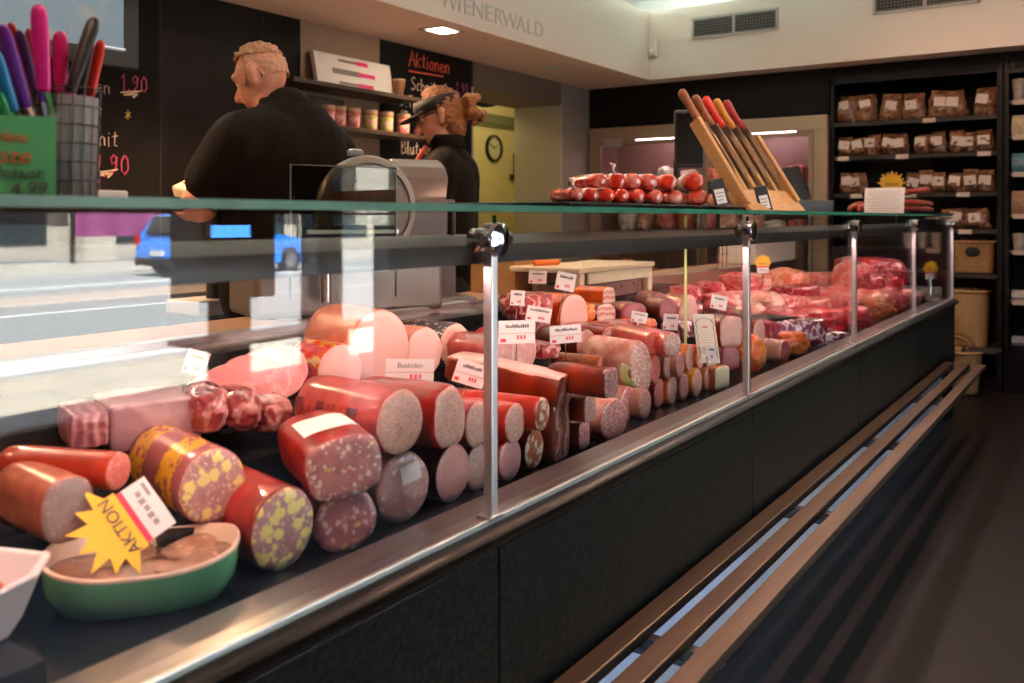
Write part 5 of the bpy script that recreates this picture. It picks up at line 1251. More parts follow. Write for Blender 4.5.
fm('raw_beef', 'bright red beef cut with white seam beside the third post', 832, 338, -1.14, 56, 21, v_beef, .14, -24, .6, .22)
fm('raw_beef', 'deep pink beef piece behind the third post', 846, 318, -1.3, 44, 22, v_pork, .14, -20, .6, .22)
log('rolled_roast', 'round rolled roast with white fat rim by the third post', 852, 308, None, 30, .9, .22, -10, k_pinktop, cut('cut roast', (.6, .12, .12), (.5, .06, .08), [((.8, .5, .45), 40, .3, .3)]), X=-1.45, wob=.08, cat='meat', group=G4)
fm('raw_beef', 'wide flat beef slice behind the bright red cuts', 815, 328, -1.22, 70, 14, v_beef, .18, -24, .6, .2)
fm('raw_pork', 'small pink pork lump right of the black tray', 790, 331, -1.2, 30, 17, v_pork, .12, -20, .7, .25)
fm('raw_beef', 'marbled red beef lump at the back beside the second post', 757, 304, -1.5, 30, 22, v_beef, .16, -10, .6, .25)
fm('raw_pork', 'rosy pork slab between roast and third post', 836, 300, -1.5, 34, 20, v_pork, .18, -10, .5, .2)
fm('raw_pork', 'pale pink pork slice before the rolled roast', 838, 322, -1.32, 36, 16, v_porkp, .16, -20, .6, .2)
fm('raw_beef', 'thin red beef strip at the front of the pile', 826, 347, -1.08, 56, 12, v_beef, .12, -26, .6, .2)
fm('raw_pork', 'pink trimming under the pork joint', 800, 318, -1.34, 48, 16, v_pork, .16, -10, .6, .25)
fm('packed_beef', 'long shiny film packed dark meat at the front', 806, 350, -1.06, 58, 22, v_vacp, .1, -30, .55, .25)
fm('packed_beef', 'film packed pink meat tapering to the front right corner', 832, 353, -1.03, 44, 15, v_vacp, .08, -30, .55, .25)
fm('marinated_meat', 'orange marinated meat on a black tray at the front', 798, 356, -1.035, 36, 17, v_smoke, .08, -24, .6, .3)
log('cooked_ham', 'cooked ham with large pale cut face beside the second post', 759, 351, None, 31, .95, .16, -4, k_brown, c_cooked, n=2.5, roll=-12, X=-1.1, cat='ham', group=G4)
chunk('raw_ham', 'dark purple ham cube with fat edge beside the pale ham', 777, 347, None, 19, 24, .1, c_ham, -4, .3, .1, X=-1.09, group=G4)
fm('smoked_meat', 'orange smoked meat lump at the front edge beside the second post', 763, 374, -1.03, 26, 27, v_smoke, .1, -10, .7, .25)
log('raw_ham_half', 'dark ham half with white fat rim at the front edge', 785, 362, None, 22, 1.0, .12, -6, K('fat rim', (.8, .62, .52), (.72, .5, .4)), c_ham, n=2.6, roll=-12, X=-1.03, cat='ham', group=G4)
G5 = 'fresh meat beyond the third post'
def fm5(*a, **k): o = fm(*a, **k); o['group'] = G5; return o
fm5('beef_strip', 'long dark beef strip lying highest at the back right', 888, 292, -1.19, 44, 24, v_beefd, .26, -50, .5, .2)
fm5('pork_knuckle', 'round pink pork knuckle left of the beef strip', 867, 300, -1.22, 28, 28, v_pork, .16, -20, .8, .2)
fm5('dark_beef', 'dark beef lump right of the pork knuckle', 884, 304, -1.12, 24, 22, v_beefd, .14, -20, .7, .25)
fm5('beef_shin', 'marbled beef piece under the long strip', 899, 304, -1.08, 24, 20, v_beef, .16, -20, .6, .25)
fm5('chicken_leg', 'pale orange poultry leg in front of the knuckle', 880, 317, -1.08, 48, 17, v_roast, .12, -30, .7, .25)
fm5('poultry_piece', 'pink poultry piece at the front right of its section', 862, 315, -1.12, 26, 16, v_pork, .12, -20, .7, .25)
fm5('raw_beef', 'dark pink beef slab at the back between third and fourth post', 872, 288, -1.27, 32, 22, v_beef, .22, -40, .5, .2)
fm5('raw_pork', 'rosy pork piece behind the poultry leg', 892, 310, -1.07, 36, 16, v_pork, .16, -30, .6, .2)
fm5('raw_beef', 'red beef slice at the far end of the pile', 904, 312, -1.02, 26, 14, v_beef, .14, -30, .6, .2)
fm5('minced_meat', 'red meat heap at the front beside the third post', 866, 332, -1.04, 32, 18, v_beef, .12, -20, .7, .3)
fm5('meat_piece', 'brown red meat piece at the front near the fourth post', 890, 322, -1.04, 30, 15, v_smoke, .12, -20, .7, .3)
fm5('meat_piece', 'small pink meat piece beyond the fourth post', 920, 306, -.99, 16, 12, v_pork, .12, -20, .7, .3)
# ================================================================ price tags, cutting boards and other case furniture
pinkink = mat('faded red ink', (.75, .12, .16), .6)
def price_tag(label, px, py, X, wpx, hpx, yaw=-36, roll=0, word=None, pin=.09, big=False):
    p = atX(px, py, X); k = pxm(p); w_, h_ = wpx * k, hpx * k
    t = thing('price_tag', label, 'price tag', (p.x, p.y, p.z - h_ / 2 - pin), rot=(R(-roll), 0, R(yaw)), group='white price tags stuck in the meat')
    c_ = MB().span((-.0008, -w_ / 2, pin), (.0008, w_ / 2, pin + h_)).build('card', white, t)
    MB().tube([(-.002, 0, 0), (-.002, 0, pin + h_ * .8)], .0013, 6).build('pin', chrome, t)
    if word: text(word, c_, grey_ink, (.0012, 0, pin + h_ * .72), h_ * .30, BX)
    else:
        mb = MB(); rn = random.Random(label); y = -w_ * rn.uniform(.25, .38); e = -y
        while y < e:
            l = w_ * rn.uniform(.03, .07); hh_ = h_ * rn.uniform(.09, .17)
            mb.span((.0009, y, pin + h_ * .68), (.0013, y + l * .75, pin + h_ * .68 + hh_)); y += l
        mb.build('faint_lettering', grey_ink, c_)
    mb = MB(); mb.span((.0009, -w_ * .44, pin + h_ * .08), (.0013, -w_ * .30, pin + h_ * .22)).build('red_logo', red_ink, c_)
    mb = MB()
    for j, (a, b_) in enumerate(((.0, .06), (.09, .15), (.18, .24))): mb.span((.0009, w_ * a, pin + h_ * .18), (.0013, w_ * b_, pin + h_ * .36))
    mb.build('faint_price', pinkink, c_)
    if big: MB().span((.0009, -w_ / 2, pin + h_ * .42), (.0013, w_ / 2, pin + h_ * .47)).build('divider_line', mat('pale line', (.6, .5, .42), .6), c_)
    return t
price_tag('Beskiden price tag standing on the large round sausage', 408, 371, -1.17, 49, 24, -38, 3, 'Beskiden', .05, True)
price_tag('tilted price tag right of the Beskiden tag', 458, 372, -1.2, 33, 24, -40, 19, None, .06, True)
price_tag('wide price tag beside the first chrome post', 516, 332, -1.2, 39, 23, -36, 1, None, .10, True)
price_tag('price tag stuck before the orange skinned lyoner', 567, 334, -1.28, 34, 18, -36, -2, None, .10, True)
price_tag('tilted tag before the long raw ham', 534, 314, -1.45, 27, 15, -36, 11, None, .06)
price_tag('small pink tinted tag nearest the post', 515, 298, -1.5, 15, 15, -36, 4, None, .09)
price_tag('highest plain tag below the cutting board', 536, 277, -1.6, 19, 13, -36, 3, None, .10)
price_tag('tilted white tag below the cutting board', 558, 281, -1.5, 21, 18, -36, 12, None, .10)
price_tag('tag on the deep purple ham half', 636, 317, -1.38, 18, 11, -36, 12, None, .04)
price_tag('square tag over the oval hams', 669, 322, -1.32, 17, 16, -36, 5, None, .05)
price_tag('tag above the recipe sheet', 715, 302, -1.36, 19, 14, -36, 12, None, .06)
price_tag('little tag pinned over the lower edge of the recipe sheet', 708, 353, -1.03, 11, 14, -36, 8, None, .05)
price_tag('pinkish tag at the back left over the ham slices', 182, 361, -1.5, 22, 24, -40, 18, None, .06)
# ornate recipe sheet
p_ = atX(709.5, 338, -1.03); k = pxm(p_); w_, h_ = 24 * k, 50 * k
rs_ = thing('recipe_sheet', 'tall cream sheet with ornate border before the ham blocks', 'sheet', (p_.x, p_.y, p_.z - h_ / 2), rot=(R(-3), R(-20), R(-38)))
MB().span((-.001, -w_ / 2, 0), (.001, w_ / 2, h_)).build('paper', mat('cream paper', (.80, .74, .60), .7), rs_)
mb = MB()
for s_ in (-1, 1): mb.tube([Vector((.0015, s_ * w_ * (.40 + .03 * math.sin(j * 1.3)), h_ * (.08 + .84 * j / 24))) for j in range(25)], .0012, 5)
mb.tube([Vector((.0015, w_ * .36 * math.cos(u), h_ * (.82 + .1 * math.sin(u)))) for u in [math.pi * j / 14 for j in range(15)]], .0012, 5)
for j in range(8): mb.span((.0009, -w_ * .24, h_ * (.24 + j * .055)), (.0014, w_ * (.24 - .05 * (j % 3)), h_ * (.246 + j * .055)))
mb.build('printed_ornament', mat('brown print', (.30, .24, .16), .7), rs_)
MB().span((.0009, -w_ * .14, h_ * .72), (.0014, w_ * .14, h_ * .75)).build('red_line', pinkink, rs_)
# picks
for lb, px, py, X in (('wire pick with a ring standing in the raw ham', 527, 304, -1.5),):
    p_ = atX(px, py, X); mb = MB(); mb.tube([(0, 0, 0), (-.0, -.012, .045)], .0014, 6)
    mb.tube([Vector((0, -.012 + .008 * math.sin(u), .052 - .008 * math.cos(u))) for u in [2 * math.pi * j / 16 for j in range(17)]], .0014, 6)
    o = mb.build('wire_pick', chrome); o.location = p_ - Vector((0, 0, .03)); tag(o, lb, 'pick')
p_ = atX(661, 305, -1.56); mb = MB()
for j in range(5): mb.loft([[Vector((0, -.012 + j * .006 + d, 0)) for d in (-.003, .003)] + [Vector((.002, -.012 + j * .006 + d, 0)) for d in (.003, -.003)], [Vector((0, (-.024 + j * .012), .05 - .006 * abs(j - 2)))] * 0 + [Vector((0, -.024 + j * .012 + d, .05 - .006 * abs(j - 2))) for d in (-.001, .001)] + [Vector((.002, -.024 + j * .012 + d, .05 - .006 * abs(j - 2))) for d in (.001, -.001)]])
mb.span((0, -.016, -.03), (.002, .016, .004))
o = mb.build('sun_ray_pick', yellow_card); o.location = p_; o.rotation_euler = (0, 0, R(-35)); tag(o, 'small yellow ray shaped pick above the oval hams', 'pick')
def case_sun(lb, px, py, X, wpx, pin):
    p_ = atX(px, py, X); k = pxm(p_)
    s_ = sun_sign('action_sign', lb, p_, (0, 0, R(52)), wpx * k)
    MB().cyl((0, .003, -.42 * wpx * k - pin), (0, .003, -.1 * wpx * k), .003, seg=8).build('sign_pin', chrome, s_)
case_sun('yellow sunburst Aktion sign over the pork belly', 763, 264, -1.5, 22, .06)
case_sun('dull yellow sunburst sign copy standing in for its reflection in the end pane', 931, 270, -1.0, 22, .1)  # added sign in place of the star's reflection in the end pane
# cutting board on its steel holder at the back of the case
cc = atX(579, 268.5, -1.70); cbY0, cbY1 = cc.y, atX(655, 262, -1.70).y
cz = cc.z - .022
cb = thing('cutting_board', 'large cream cutting board with raised edges at the back of the case', 'cutting board', (-1.85, cbY0, cz))
Lb = cbY1 - cbY0
MB().span((-.17, 0, 0), (.15, Lb, .022)).build('board', board_m, cb, bevel=.006, seg=3)
MB().span((.13, .09, -.045), (.142, Lb - .01, .0)).build('front_lip', board_m, cb, bevel=.003)
MB().span((.11, .02, -.105), (.145, .055, .0)).span((.11, Lb - .05, -.105), (.145, Lb - .015, .0)).build('board_foot', board_m, cb, bevel=.006)
hd_ = MB().span((-.10, .06, cz - .11), (.115, Lb - .055, cz - .05)).span((-.10, .06, WT), (.02, .1, cz - .1)).span((-.10, Lb - .1, WT), (.02, Lb - .06, cz - .1)).build('board_holder', mat('perforated steel', (.30, .21, .19), .4, .7), bevel=.003)
hd_.location = (-1.85, cbY0, 0); tag(hd_, 'steel holder with punched holes under the cutting board', 'holder')
mb = MB()
for j in range(7): mb.cyl((.1145, .12 + j * .075 * (1 + .1 * (j % 2)), cz - .08 + .006 * (j % 3)), (.1157, .12 + j * .075 * (1 + .1 * (j % 2)), cz - .08 + .006 * (j % 3)), .006, seg=10)
o = mb.build('punched_holes', blackm, hd_)
p_ = atX(548, 261, -1.90)
kn = thing('orange_knife', 'orange handled knife lying on the cutting board', 'knife', (-1.90, cbY0 + .09, cz + .023), R(80))
L_ = 34 * pxm(p_) * 1.1
MB().loft([[Vector((x * L_, .014 * q * math.cos(u), .012 + .012 * q * math.sin(u))) for u in [2 * math.pi * j / 14 for j in range(14)]] for x, q in ((-.5, .5), (-.47, .9), (-.2, 1), (.2, .85), (.42, 1), (.5, .6))]).build('handle', orange_pl, kn, True)
MB().loft([[Vector((x * L_, y, z)) for y, z in ((-.015 * q, .010), (.015 * q, .010), (.015 * q, .012), (-.015 * q, .012))] for x, q in ((.5, 1), (1.1, 1), (1.5, .1))]).build('blade', chrome, kn)
# cardboard box and brown papers behind the case
p_ = atX(520, 285, -2.1)
o = MB().span((-.12, -.16, 0), (.1, .2, .17)).build('wooden_box', mat('kraft', (.50, .30, .12), .6, 0, (.42, .24, .1), 14), bevel=.004); o.location = (-2.12, p_.y, WT + .001); tag(o, 'brown box on the staff worktop behind the first post', 'box')
p_ = atX(755, 265, -1.95)
o = MB().span((-.15, -.35, 0), (.1, .55, .15)).build('white_scale', whitep, bevel=.012); o.location = (-2.1, p_.y + .5, WT + .001); tag(o, 'white box shaped device behind the pork belly', 'device')
p_ = atX(745, 262, -1.85)
hk2 = thing('chrome_rack', 'small chrome wire rack on the worktop left of the second post', 'rack', (-1.99, p_.y, WT))
mb = MB()
for d in (-.07, 0, .07): mb.tube([(0, d, 0), (0, d, .16), (.02, d + .012, .19), (.035, d, .17), (.03, d - .01, .155)], .004, 8)
mb.tube([(0, -.1, .09), (0, .1, .09)], .004, 8); mb.span((-.04, -.1, 0), (.04, .1, .008)); mb.build('wire_frame', chrome, hk2)
# ================================================================ far wall: glass fronted fridge
FX0, FX1 = -4.16, -1.965
fr = thing('glass_door_fridge', 'beige framed glass door fridge with pink lit meat at the far end', 'fridge', (-3.06, FWY, 0))
def fpart(mb, n, m, par=None, **k):
    o = mb.build(n, m, None, **k); o.parent = par or fr
    if par is None: o.location = -Vector(fr.location)
    return o
k = MB(); k.span((FX0, 7.46, .25), (FX0 + .09, 7.5, 2.0)); k.span((FX1 - .11, 7.46, .25), (FX1, 7.5, 2.0)); k.span((FX0, 7.46, 2.0), (FX1, 7.5, 2.12)); k.span((FX0, 7.46, 0), (FX1, 7.5, .25))
fpart(k, 'frame', frame_m, bevel=.008)
ins = mat('fridge interior', (.28, .15, .14), .4)
k = MB(); k.span((FX0, 8.0, 0), (FX1, 8.04, 2.12)); k.span((FX0, 7.5, 0), (FX0 + .03, 8.0, 2.12)); k.span((FX1 - .03, 7.5, 0), (FX1, 8.0, 2.12)); k.span((FX0, 7.5, 2.08), (FX1, 8.0, 2.12)); k.span((FX0, 7.5, 0), (FX1, 8.0, .25))
fpart(k, 'cabinet', ins)
for z in (.7, 1.15, 1.55): fpart(MB().span((FX0 + .03, 7.56, z), (FX1 - .03, 8.0, z + .015)), 'rack_shelf', steel)
mid_ = -3.03
for a, b_ in ((FX0 + .09, mid_ - .005), (mid_ + .005, FX1 - .11)):
    k = MB(); k.span((a, 7.45, .26), (a + .035, 7.49, 1.955)); k.span((b_ - .035, 7.45, .26), (b_, 7.49, 1.955)); k.span((a, 7.45, 1.955), (b_, 7.49, 1.99)); k.span((a, 7.45, .26), (b_, 7.49, .3))
    d_ = fpart(k, 'door', mat('door frame bronze', (.34, .25, .17), .4, .4), bevel=.004)
    fpart(MB().span((a + .035, 7.465, .3), (b_ - .035, 7.471, 1.955)), 'door_pane', clear, d_)
    fpart(MB().cyl((b_ - .02, 7.42, .8), (b_ - .02, 7.42, 1.3), .01).span((b_ - .025, 7.42, .82), (b_ - .015, 7.45, .84)).span((b_ - .025, 7.42, 1.26), (b_ - .015, 7.45, 1.28)), 'door_handle', steel, d_)
ft = mat('fridge tube', (1, 1, 1), .5, emit=(1, .72, .74), estr=8)
for a, b_ in ((FX0 + .42, FX0 + .9), (mid_ + .2, FX1 - .3)): fpart(MB().cyl((a, 7.62, 2.0), (b_, 7.62, 2.0), .02), 'lamp_tube', ft)
rn = random.Random(5)
nn = 0
for z in (1.165, 1.565, .715):
    x = FX0 + .2
    while x < FX1 - .2:
        w_ = rn.uniform(.12, .2); h_ = rn.uniform(.1, .22)
        nn += 1
        mm = rn.choice([v_pork, v_porkp, v_vac, v_roast, whitep])
        mb = MB(); q_ = bmesh.ops.create_icosphere(mb.bm, subdivisions=4, radius=1)
        for v in mb.bm.verts:
            c_ = v.co.copy(); mx = max(abs(c_.x), abs(c_.y), abs(c_.z)); c_ = c_.lerp(c_ / mx * .85, .5) * (1 + .2 * noise.noise(v.co * 2 + Vector((nn, nn, 1))))
            v.co = Vector((c_.x * w_ / 2, c_.y * .11, max(c_.z, -.85) * h_ / 2 + h_ * .43))
        o = mb.build('fridge_meat', mm, None, True); o.location = (x + w_ / 2, 7.72, z)
        lvl = {1.165: 'middle', 1.565: 'upper', .715: 'lower'}[z]
        tag(o, '%s cut of meat from the left on the %s rack inside the glass door fridge' % (ORD[int((x - FX0) / .2)] if int((x - FX0) / .2) < 12 else 'last', lvl), 'meat', 'meat inside the fridge')
        x += .2
p_ = atY(612, 143, 7.44)
o = MB().span((-.09, 0, -.04), (.1, .004, .04)).build('door_sticker', mat('pale sticker', (.45, .4, .38), .6)); o.location = (p_.x, 7.446, p_.z); tag(o, 'pale sticker at the top left of the fridge door', 'sticker')
# ================================================================ far wall: shelves of bagged snacks
SX0, SX1 = -1.945, -.715
ZR = [2.047, 1.776, 1.474, 1.195, .86, .30]
su = thing('shelf_unit', 'tall black shelf unit full of bags and baskets at the far end', 'shelf unit', (-1.33, FWY, 0))
def spart(mb, n, m, par=None, **k):
    o = mb.build(n, m, None, **k); o.parent = par or su
    if par is None: o.location = -Vector(su.location)
    return o
k = MB(); k.span((SX0, 7.5, 0), (SX0 + .025, 8.0, 2.4)); k.span((SX1 - .035, 7.48, 0), (SX1, 8.0, 2.42)); k.span((SX0, 7.98, 0), (SX1, 8.02, 2.42)); k.span((SX0, 7.5, 2.36), (SX1, 8.0, 2.42)); k.span((SX0, 7.5, 0), (SX1, 8.0, .1))
spart(k, 'carcass', black)
shm = mat('shelf black', (.03, .027, .02), .35); tick = mat('shelf ticket', (.55, .46, .38), .6)
for i, z in enumerate(ZR):
    s_ = spart(MB().span((SX0 + .025, 7.51, z - .03), (SX1 - .035, 7.98, z)), 'shelf_board', shm)
    for px in {0: (929,), 1: (843, 902, 984), 2: (856, 910, 963), 3: (965,)}.get(i, ()):
        p_ = atY(px, 100, 7.505); spart(MB().span((p_.x - .045, 7.504, z - .035), (p_.x + .045, 7.509, z - .001)), 'price_ticket', tick, s_)
m, nt, b = _new('bag of brown snacks')
co = _coord(nt); v = nt.nodes.new('ShaderNodeTexVoronoi'); v.inputs['Scale'].default_value = 36; nt.links.new(co, v.inputs['Vector'])
n = _noise(nt, co, 20, 4); sp = nt.nodes.new('ShaderNodeSeparateColor'); nt.links.new(v.outputs['Color'], sp.inputs[0])
nt.links.new(_mix(nt, _mapr(nt, sp.outputs[0], .1, .9), (.10, .035, .015), (.34, .18, .09)), b.inputs['Base Color'])
b.inputs['Roughness'].default_value = .3; b.inputs['Coat Weight'].default_value = 1; _bump(nt, b, n, 1, .02); bagm = m
def bag(label, px, z, w_, h_, rn, lab=True):
    p_ = atY(px, 100, 7.58)
    mb = MB(); rings = []
    sd = rn.uniform(0, 50)
    for f in [j / 9 for j in range(10)]:
        th = .075 * math.sin(math.pi * min(.97, f * .85 + .12)) ** .7 * (1 - .75 * max(0, f - .7) / .3); ww = w_ / 2 * (1.05 - .25 * f * f + .10 * (f > .92))
        rings.append([Vector((ww * math.cos(u) * (1 + .2 * noise.noise((math.cos(u) * 1.5 + sd, f * 4, 1))), th * math.sin(u) * (1 + .6 * noise.noise((math.cos(u) * 2 + sd, f * 6, math.sin(u) * 2))), h_ * f)) for u in [2 * math.pi * j / 24 for j in range(24)]])
    mb.loft(rings); o = mb.build('snack_bag', bagm, None, True); o.location = (p_.x, 7.60, z); o.rotation_euler = (R(rn.uniform(-5, 2)), R(rn.uniform(-5, 5)), R(rn.uniform(-14, 14)))
    if lab:
        lw = .043; MB().box((rn.uniform(-.01, .01), -.078, h_ * rn.uniform(.5, .62)), (lw * 1.9, .002, lw * 1.6), Matrix.Rotation(R(rn.uniform(-12, 12)), 3, 'Y')).build('bag_label', mat('bag label', (.62, .52, .45), .6), o)
    tag(o, label, 'bag', 'clear bags of brown snacks'); return o
rn = random.Random(9)
for nm, z, pxs, h_, ww in (('top', ZR[0], (846, 866, 890, 913, 939, 955, 986), .235, .17), ('second', ZR[1], (847, 859, 873, 888, 901, 922, 938, 958, 972, 986), .17, .12), ('third', ZR[2], (847, 859, 891, 912, 926, 939, 955, 970, 986), .17, .125)):
    for i, px in enumerate(pxs): bag('clear labelled bag of brown snacks, %s from the left on the %s shelf' % (ORD[i], nm), px, z, ww, h_ * rn.uniform(.88, 1.06), rn)
for i, px in enumerate((955, 976)): bag('wide bag of pretzel like snacks, %s from the left on the shelf above the basket' % ORD[i], px, ZR[3], .19, .16, rn)
def basket(name, label, prof, loc, sx, sy, nexp, weave, rz=0):
    t = thing(name, label, 'basket', loc, rz)
    mb = MB(); rings = []
    N = 64
    for r_, z in prof: rings.append([Vector((sx * r_ * math.copysign(abs(math.cos(u)) ** (2 / nexp), math.cos(u)) * (1 + .012 * (-1) ** (j + int(z * 90))), sy * r_ * math.copysign(abs(math.sin(u)) ** (2 / nexp), math.sin(u)) * (1 + .012 * (-1) ** (j + int(z * 90))), z)) for j, u in enumerate([2 * math.pi * q / N for q in range(N)])])
    mb.loft(rings, True, False); o = mb.build('woven_body', weave, t, True); o.modifiers.new('thickness', 'SOLIDIFY').thickness = .01
    r_, z = prof[-1]; mb = MB(); mb.tube([(sx * r_ * 1.02 * math.copysign(abs(math.cos(u)) ** (2 / nexp), math.cos(u)), sy * r_ * 1.02 * math.copysign(abs(math.sin(u)) ** (2 / nexp), math.sin(u)), z) for u in [2 * math.pi * q / 48 for q in range(49)]], .011, 8)
    mb.build('rim', weave, t, True); return t
p_ = atY(973, 256, 7.56)
hB = .235
t = basket('wicker_basket', 'square wicker basket with a handle hole on the shelf above the tall one', [(.92 + .08 * j / 12, .005 + hB * j / 12) for j in range(13)], (p_.x, 7.68, ZR[4]), .145, .14, 7, wicker)
MB().lathe([(.03, 0), (.034, .003), (.03, .006)], seg=24, sx=1.5).build('handle_hole', blackm, t, True, loc=(0, -.146, hB * .72), rot=(R(90), 0, 0))
for i, (dx, dy) in enumerate(((-.06, -.05), (.03, -.04), (-.02, .04))):
    bag('brown snack bag, %s of three filling the wicker basket' % ORD[i], 973 + dx * 130, ZR[4] + .10, .12, .17, rn, False).location.y = 7.68 + dy * .6
p_ = atY(968, 316, 7.56)
t = basket('tall_wicker_basket', 'tall round pale wicker basket on the lowest shelf', [(.9 + .1 * math.sin(math.pi * .5 * j / 22), .005 + .42 * j / 22) for j in range(23)], (p_.x, 7.66, ZR[5]), .135, .135, 2.2, mat('pale wicker', (.52, .33, .14), .6, 0, (.36, .2, .07), 60, (1, 1, 2), .6, 60))
for i, (dx, dy) in enumerate(((-.05, -.03), (.04, .0))):
    bag('dark red packed sausage bag, %s of two in the tall wicker basket' % ORD[i], 968, ZR[5] + .30, .12, .15, rn, False).location = (p_.x + dx, 7.66 + dy, ZR[5] + .30)
p_ = atZ(956, 392, 0)
t = basket('floor_basket', 'low wicker basket with a looped handle on the floor behind the bench end', [(.84 + .16 * j / 14, .005 + .3 * j / 14) for j in range(15)], (p_.x, p_.y, 0), .17, .16, 2.4, MATS['pale wicker'])
mb = MB()
for y in (-.1, .1): mb.tube([(-.12 * math.cos(u), y, .29 + .13 * math.sin(u)) for u in [math.pi * q / 20 for q in range(21)]], .014, 8)
mb.build('looped_handle', wicker, t, True)
# second, glass fronted unit cut by the right picture edge
s2 = thing('cooled_shelf_unit', 'dark shelf unit with packed goods cut by the right picture edge', 'shelf unit', (-.4, FWY, 0))
UX0, UX1 = -.705, .2
k = MB(); k.span((UX0, 7.48, 0), (UX0 + .03, 8.0, 2.42)); k.span((UX1 - .03, 7.48, 0), (UX1, 8.0, 2.42)); k.span((UX0, 7.98, 0), (UX1, 8.02, 2.42)); k.span((UX0, 7.5, 2.34), (UX1, 8.0, 2.42)); k.span((UX0, 7.5, 0), (UX1, 8.0, .35))
o = k.build('carcass', black, s2); o.location = -Vector(s2.location)
zz = []
for y in (100, 135, 172, 214, 250, 300, 345):
    z = 1.28 + (218 - y) * 6.6 / 900; zz.append(z)
    o = MB().span((UX0 + .03, 7.53, z - .02), (UX1 - .03, 7.98, z)).build('shelf_board', shm, s2); o.location = -Vector(s2.location)
    o2 = MB().span((UX0 + .05, 7.524, z - .035), (UX0 + .15, 7.529, z)).build('price_ticket', tick, o)
pk = [('pale cup', (.5, .45, .38)), ('cream packet', (.6, .5, .3)), ('teal packet', (.05, .22, .26)), ('brown packet', (.35, .2, .1)), ('white round cheese', (.6, .54, .45)), ('flat white tray', (.5, .5, .5)), ('grey tray', (.3, .32, .36))]
for i, z in enumerate(zz):
    for j in range(3):
        nm, c_ = pk[(i + 0 * j) % 7]; w_ = .085; h_ = (.16, .15, .14, .17, .12, .07, .06)[i]
        if i in (0, 4): mb = MB().lathe([(w_ * .36, 0), (w_ * .5, h_ * .9), (w_ * .53, h_), (w_ * .1, h_ + .004)], seg=24)
        else: mb = MB().loft([[Vector((x * w_ * .5 * q, y * .04 * q2, h_ * f)) for x, y in ((-1, -1), (0, -1.2), (1, -1), (1, 1), (0, 1.2), (-1, 1))] for f, q, q2 in ((0, .95, 1), (.3, 1, 1.2), (.8, 1, .8), (1, .97, .15))])
        o = mb.build('food_packet', mat(nm, c_, .4, 0, tuple(x * .6 for x in c_), 25), None, 'auto'); o.location = (UX0 + .085 + j * .10, 7.60, z)
        tag(o, '%s, %s from left on the %s shelf at the right picture edge' % (nm, ORD[j], ORD[i]), 'packet', 'packed goods at the right edge')
# ================================================================ what the panes mirror: the shop front side and the street
mirX = lambda v: Vector((2 * GX - v.x, v.y, v.z))
st_post = thing('information_terminal', 'dark boxy terminal with blue screen and black ledge, mirrored in the left pane', 'terminal', (1.92, 2.93, 0))
MB().span((-.12, -.22, .88), (.13, .225, 1.62)).build('terminal_box', mat('terminal dark', (.022, .018, .016), .45), st_post, bevel=.004)
MB().span((-.12, -.10, .0), (.0, .02, .88)).build('post', mat('terminal post', (.03, .025, .022), .5), st_post, bevel=.004)
MB().span((-.1225, -.17, 1.185), (-.12, .06, 1.245)).build('blue_screen', mat('blue screen', (.02, .1, .3), .4, emit=(.08, .35, 1), estr=9), st_post)
MB().span((-.12, -.21, .648), (.16, .99, .675)).build('ledge_board', black, st_post, bevel=.003)
for yy in (.90,): MB().span((.06, yy, 0), (.10, yy + .04, .648)).build('ledge_leg', black, st_post)
road = mat('asphalt', (.30, .31, .32), .9, 0, (.24, .25, .26), 3)
pave = mat('paving', (.42, .40, .36), .9, 0, (.36, .34, .31), 4)
m, nt, b = _new('pale paving blocks')
co = _coord(nt, False); br = nt.nodes.new('ShaderNodeTexBrick'); br.inputs['Scale'].default_value = 1; br.inputs['Brick Width'].default_value = .9; br.inputs['Row Height'].default_value = .6; br.inputs['Mortar Size'].default_value = .012
br.inputs['Color1'].default_value = (.5, .44, .36, 1); br.inputs['Color2'].default_value = (.46, .41, .34, 1); br.inputs['Mortar'].default_value = (.25, .23, .2, 1); mp = nt.nodes.new('ShaderNodeMapping'); mp.inputs['Rotation'].default_value = (0, 0, R(90))
nt.links.new(co, mp.inputs[0]); nt.links.new(mp.outputs[0], br.inputs['Vector']); nt.links.new(br.outputs['Color'], b.inputs['Base Color']); b.inputs['Roughness'].default_value = .9
struct(MB().span((2.2, -12, -.1), (5.5, 45, -.005)).build('floor_pavement', m))
struct(MB().span((5.5, -12, -.2), (18.5, 45, -.1)).build('floor_road', road))
struct(MB().span((18.5, -12, -.2), (24, 45, .0)).build('floor_far_pavement', pave))
struct(MB().span((18.3, -12, -.2), (18.5, 45, .02)).build('trim_9', mat('kerb', (.5, .49, .46), .9)))
wl = mat('road paint', (.85, .85, .82), .8)
for x, w_ in ((6.3, .14), (11.0, .15), (15.6, .3)):
    o = MB().span((x, -10, -.1), (x + w_, 23.5, -.096)).build('road_marking', wl); tag(o, {6.3: 'white road edge line nearest the shop mirrored in the pane', 11.0: 'white centre line of the road mirrored in the pane', 15.6: 'broad white line at the far road edge mirrored in the pane'}[x], 'road marking', 'white road lines')
fb = thing('opposite_building', 'pale building with columns across the street, mirrored in the pane', 'building', (24, 10, 0))
k = MB(); k.span((.8, -20, 0), (1.2, 34, 7)); k.build('facade', mat('pale render', (.5, .46, .40), .9), fb)
for i in range(10): MB().span((-.4, -18 + i * 4.6, 0), (.5, -17.0 + i * 4.6, 3.4)).build('column', mat('stone column', (.55, .52, .46), .9), fb)
for i in range(9): MB().span((.76, -16.6 + i * 4.6, .5), (.8, -13.9 + i * 4.6, 3.0)).build('shop_window', mat('dark shop window', (.03, .05, .06), .1), fb)
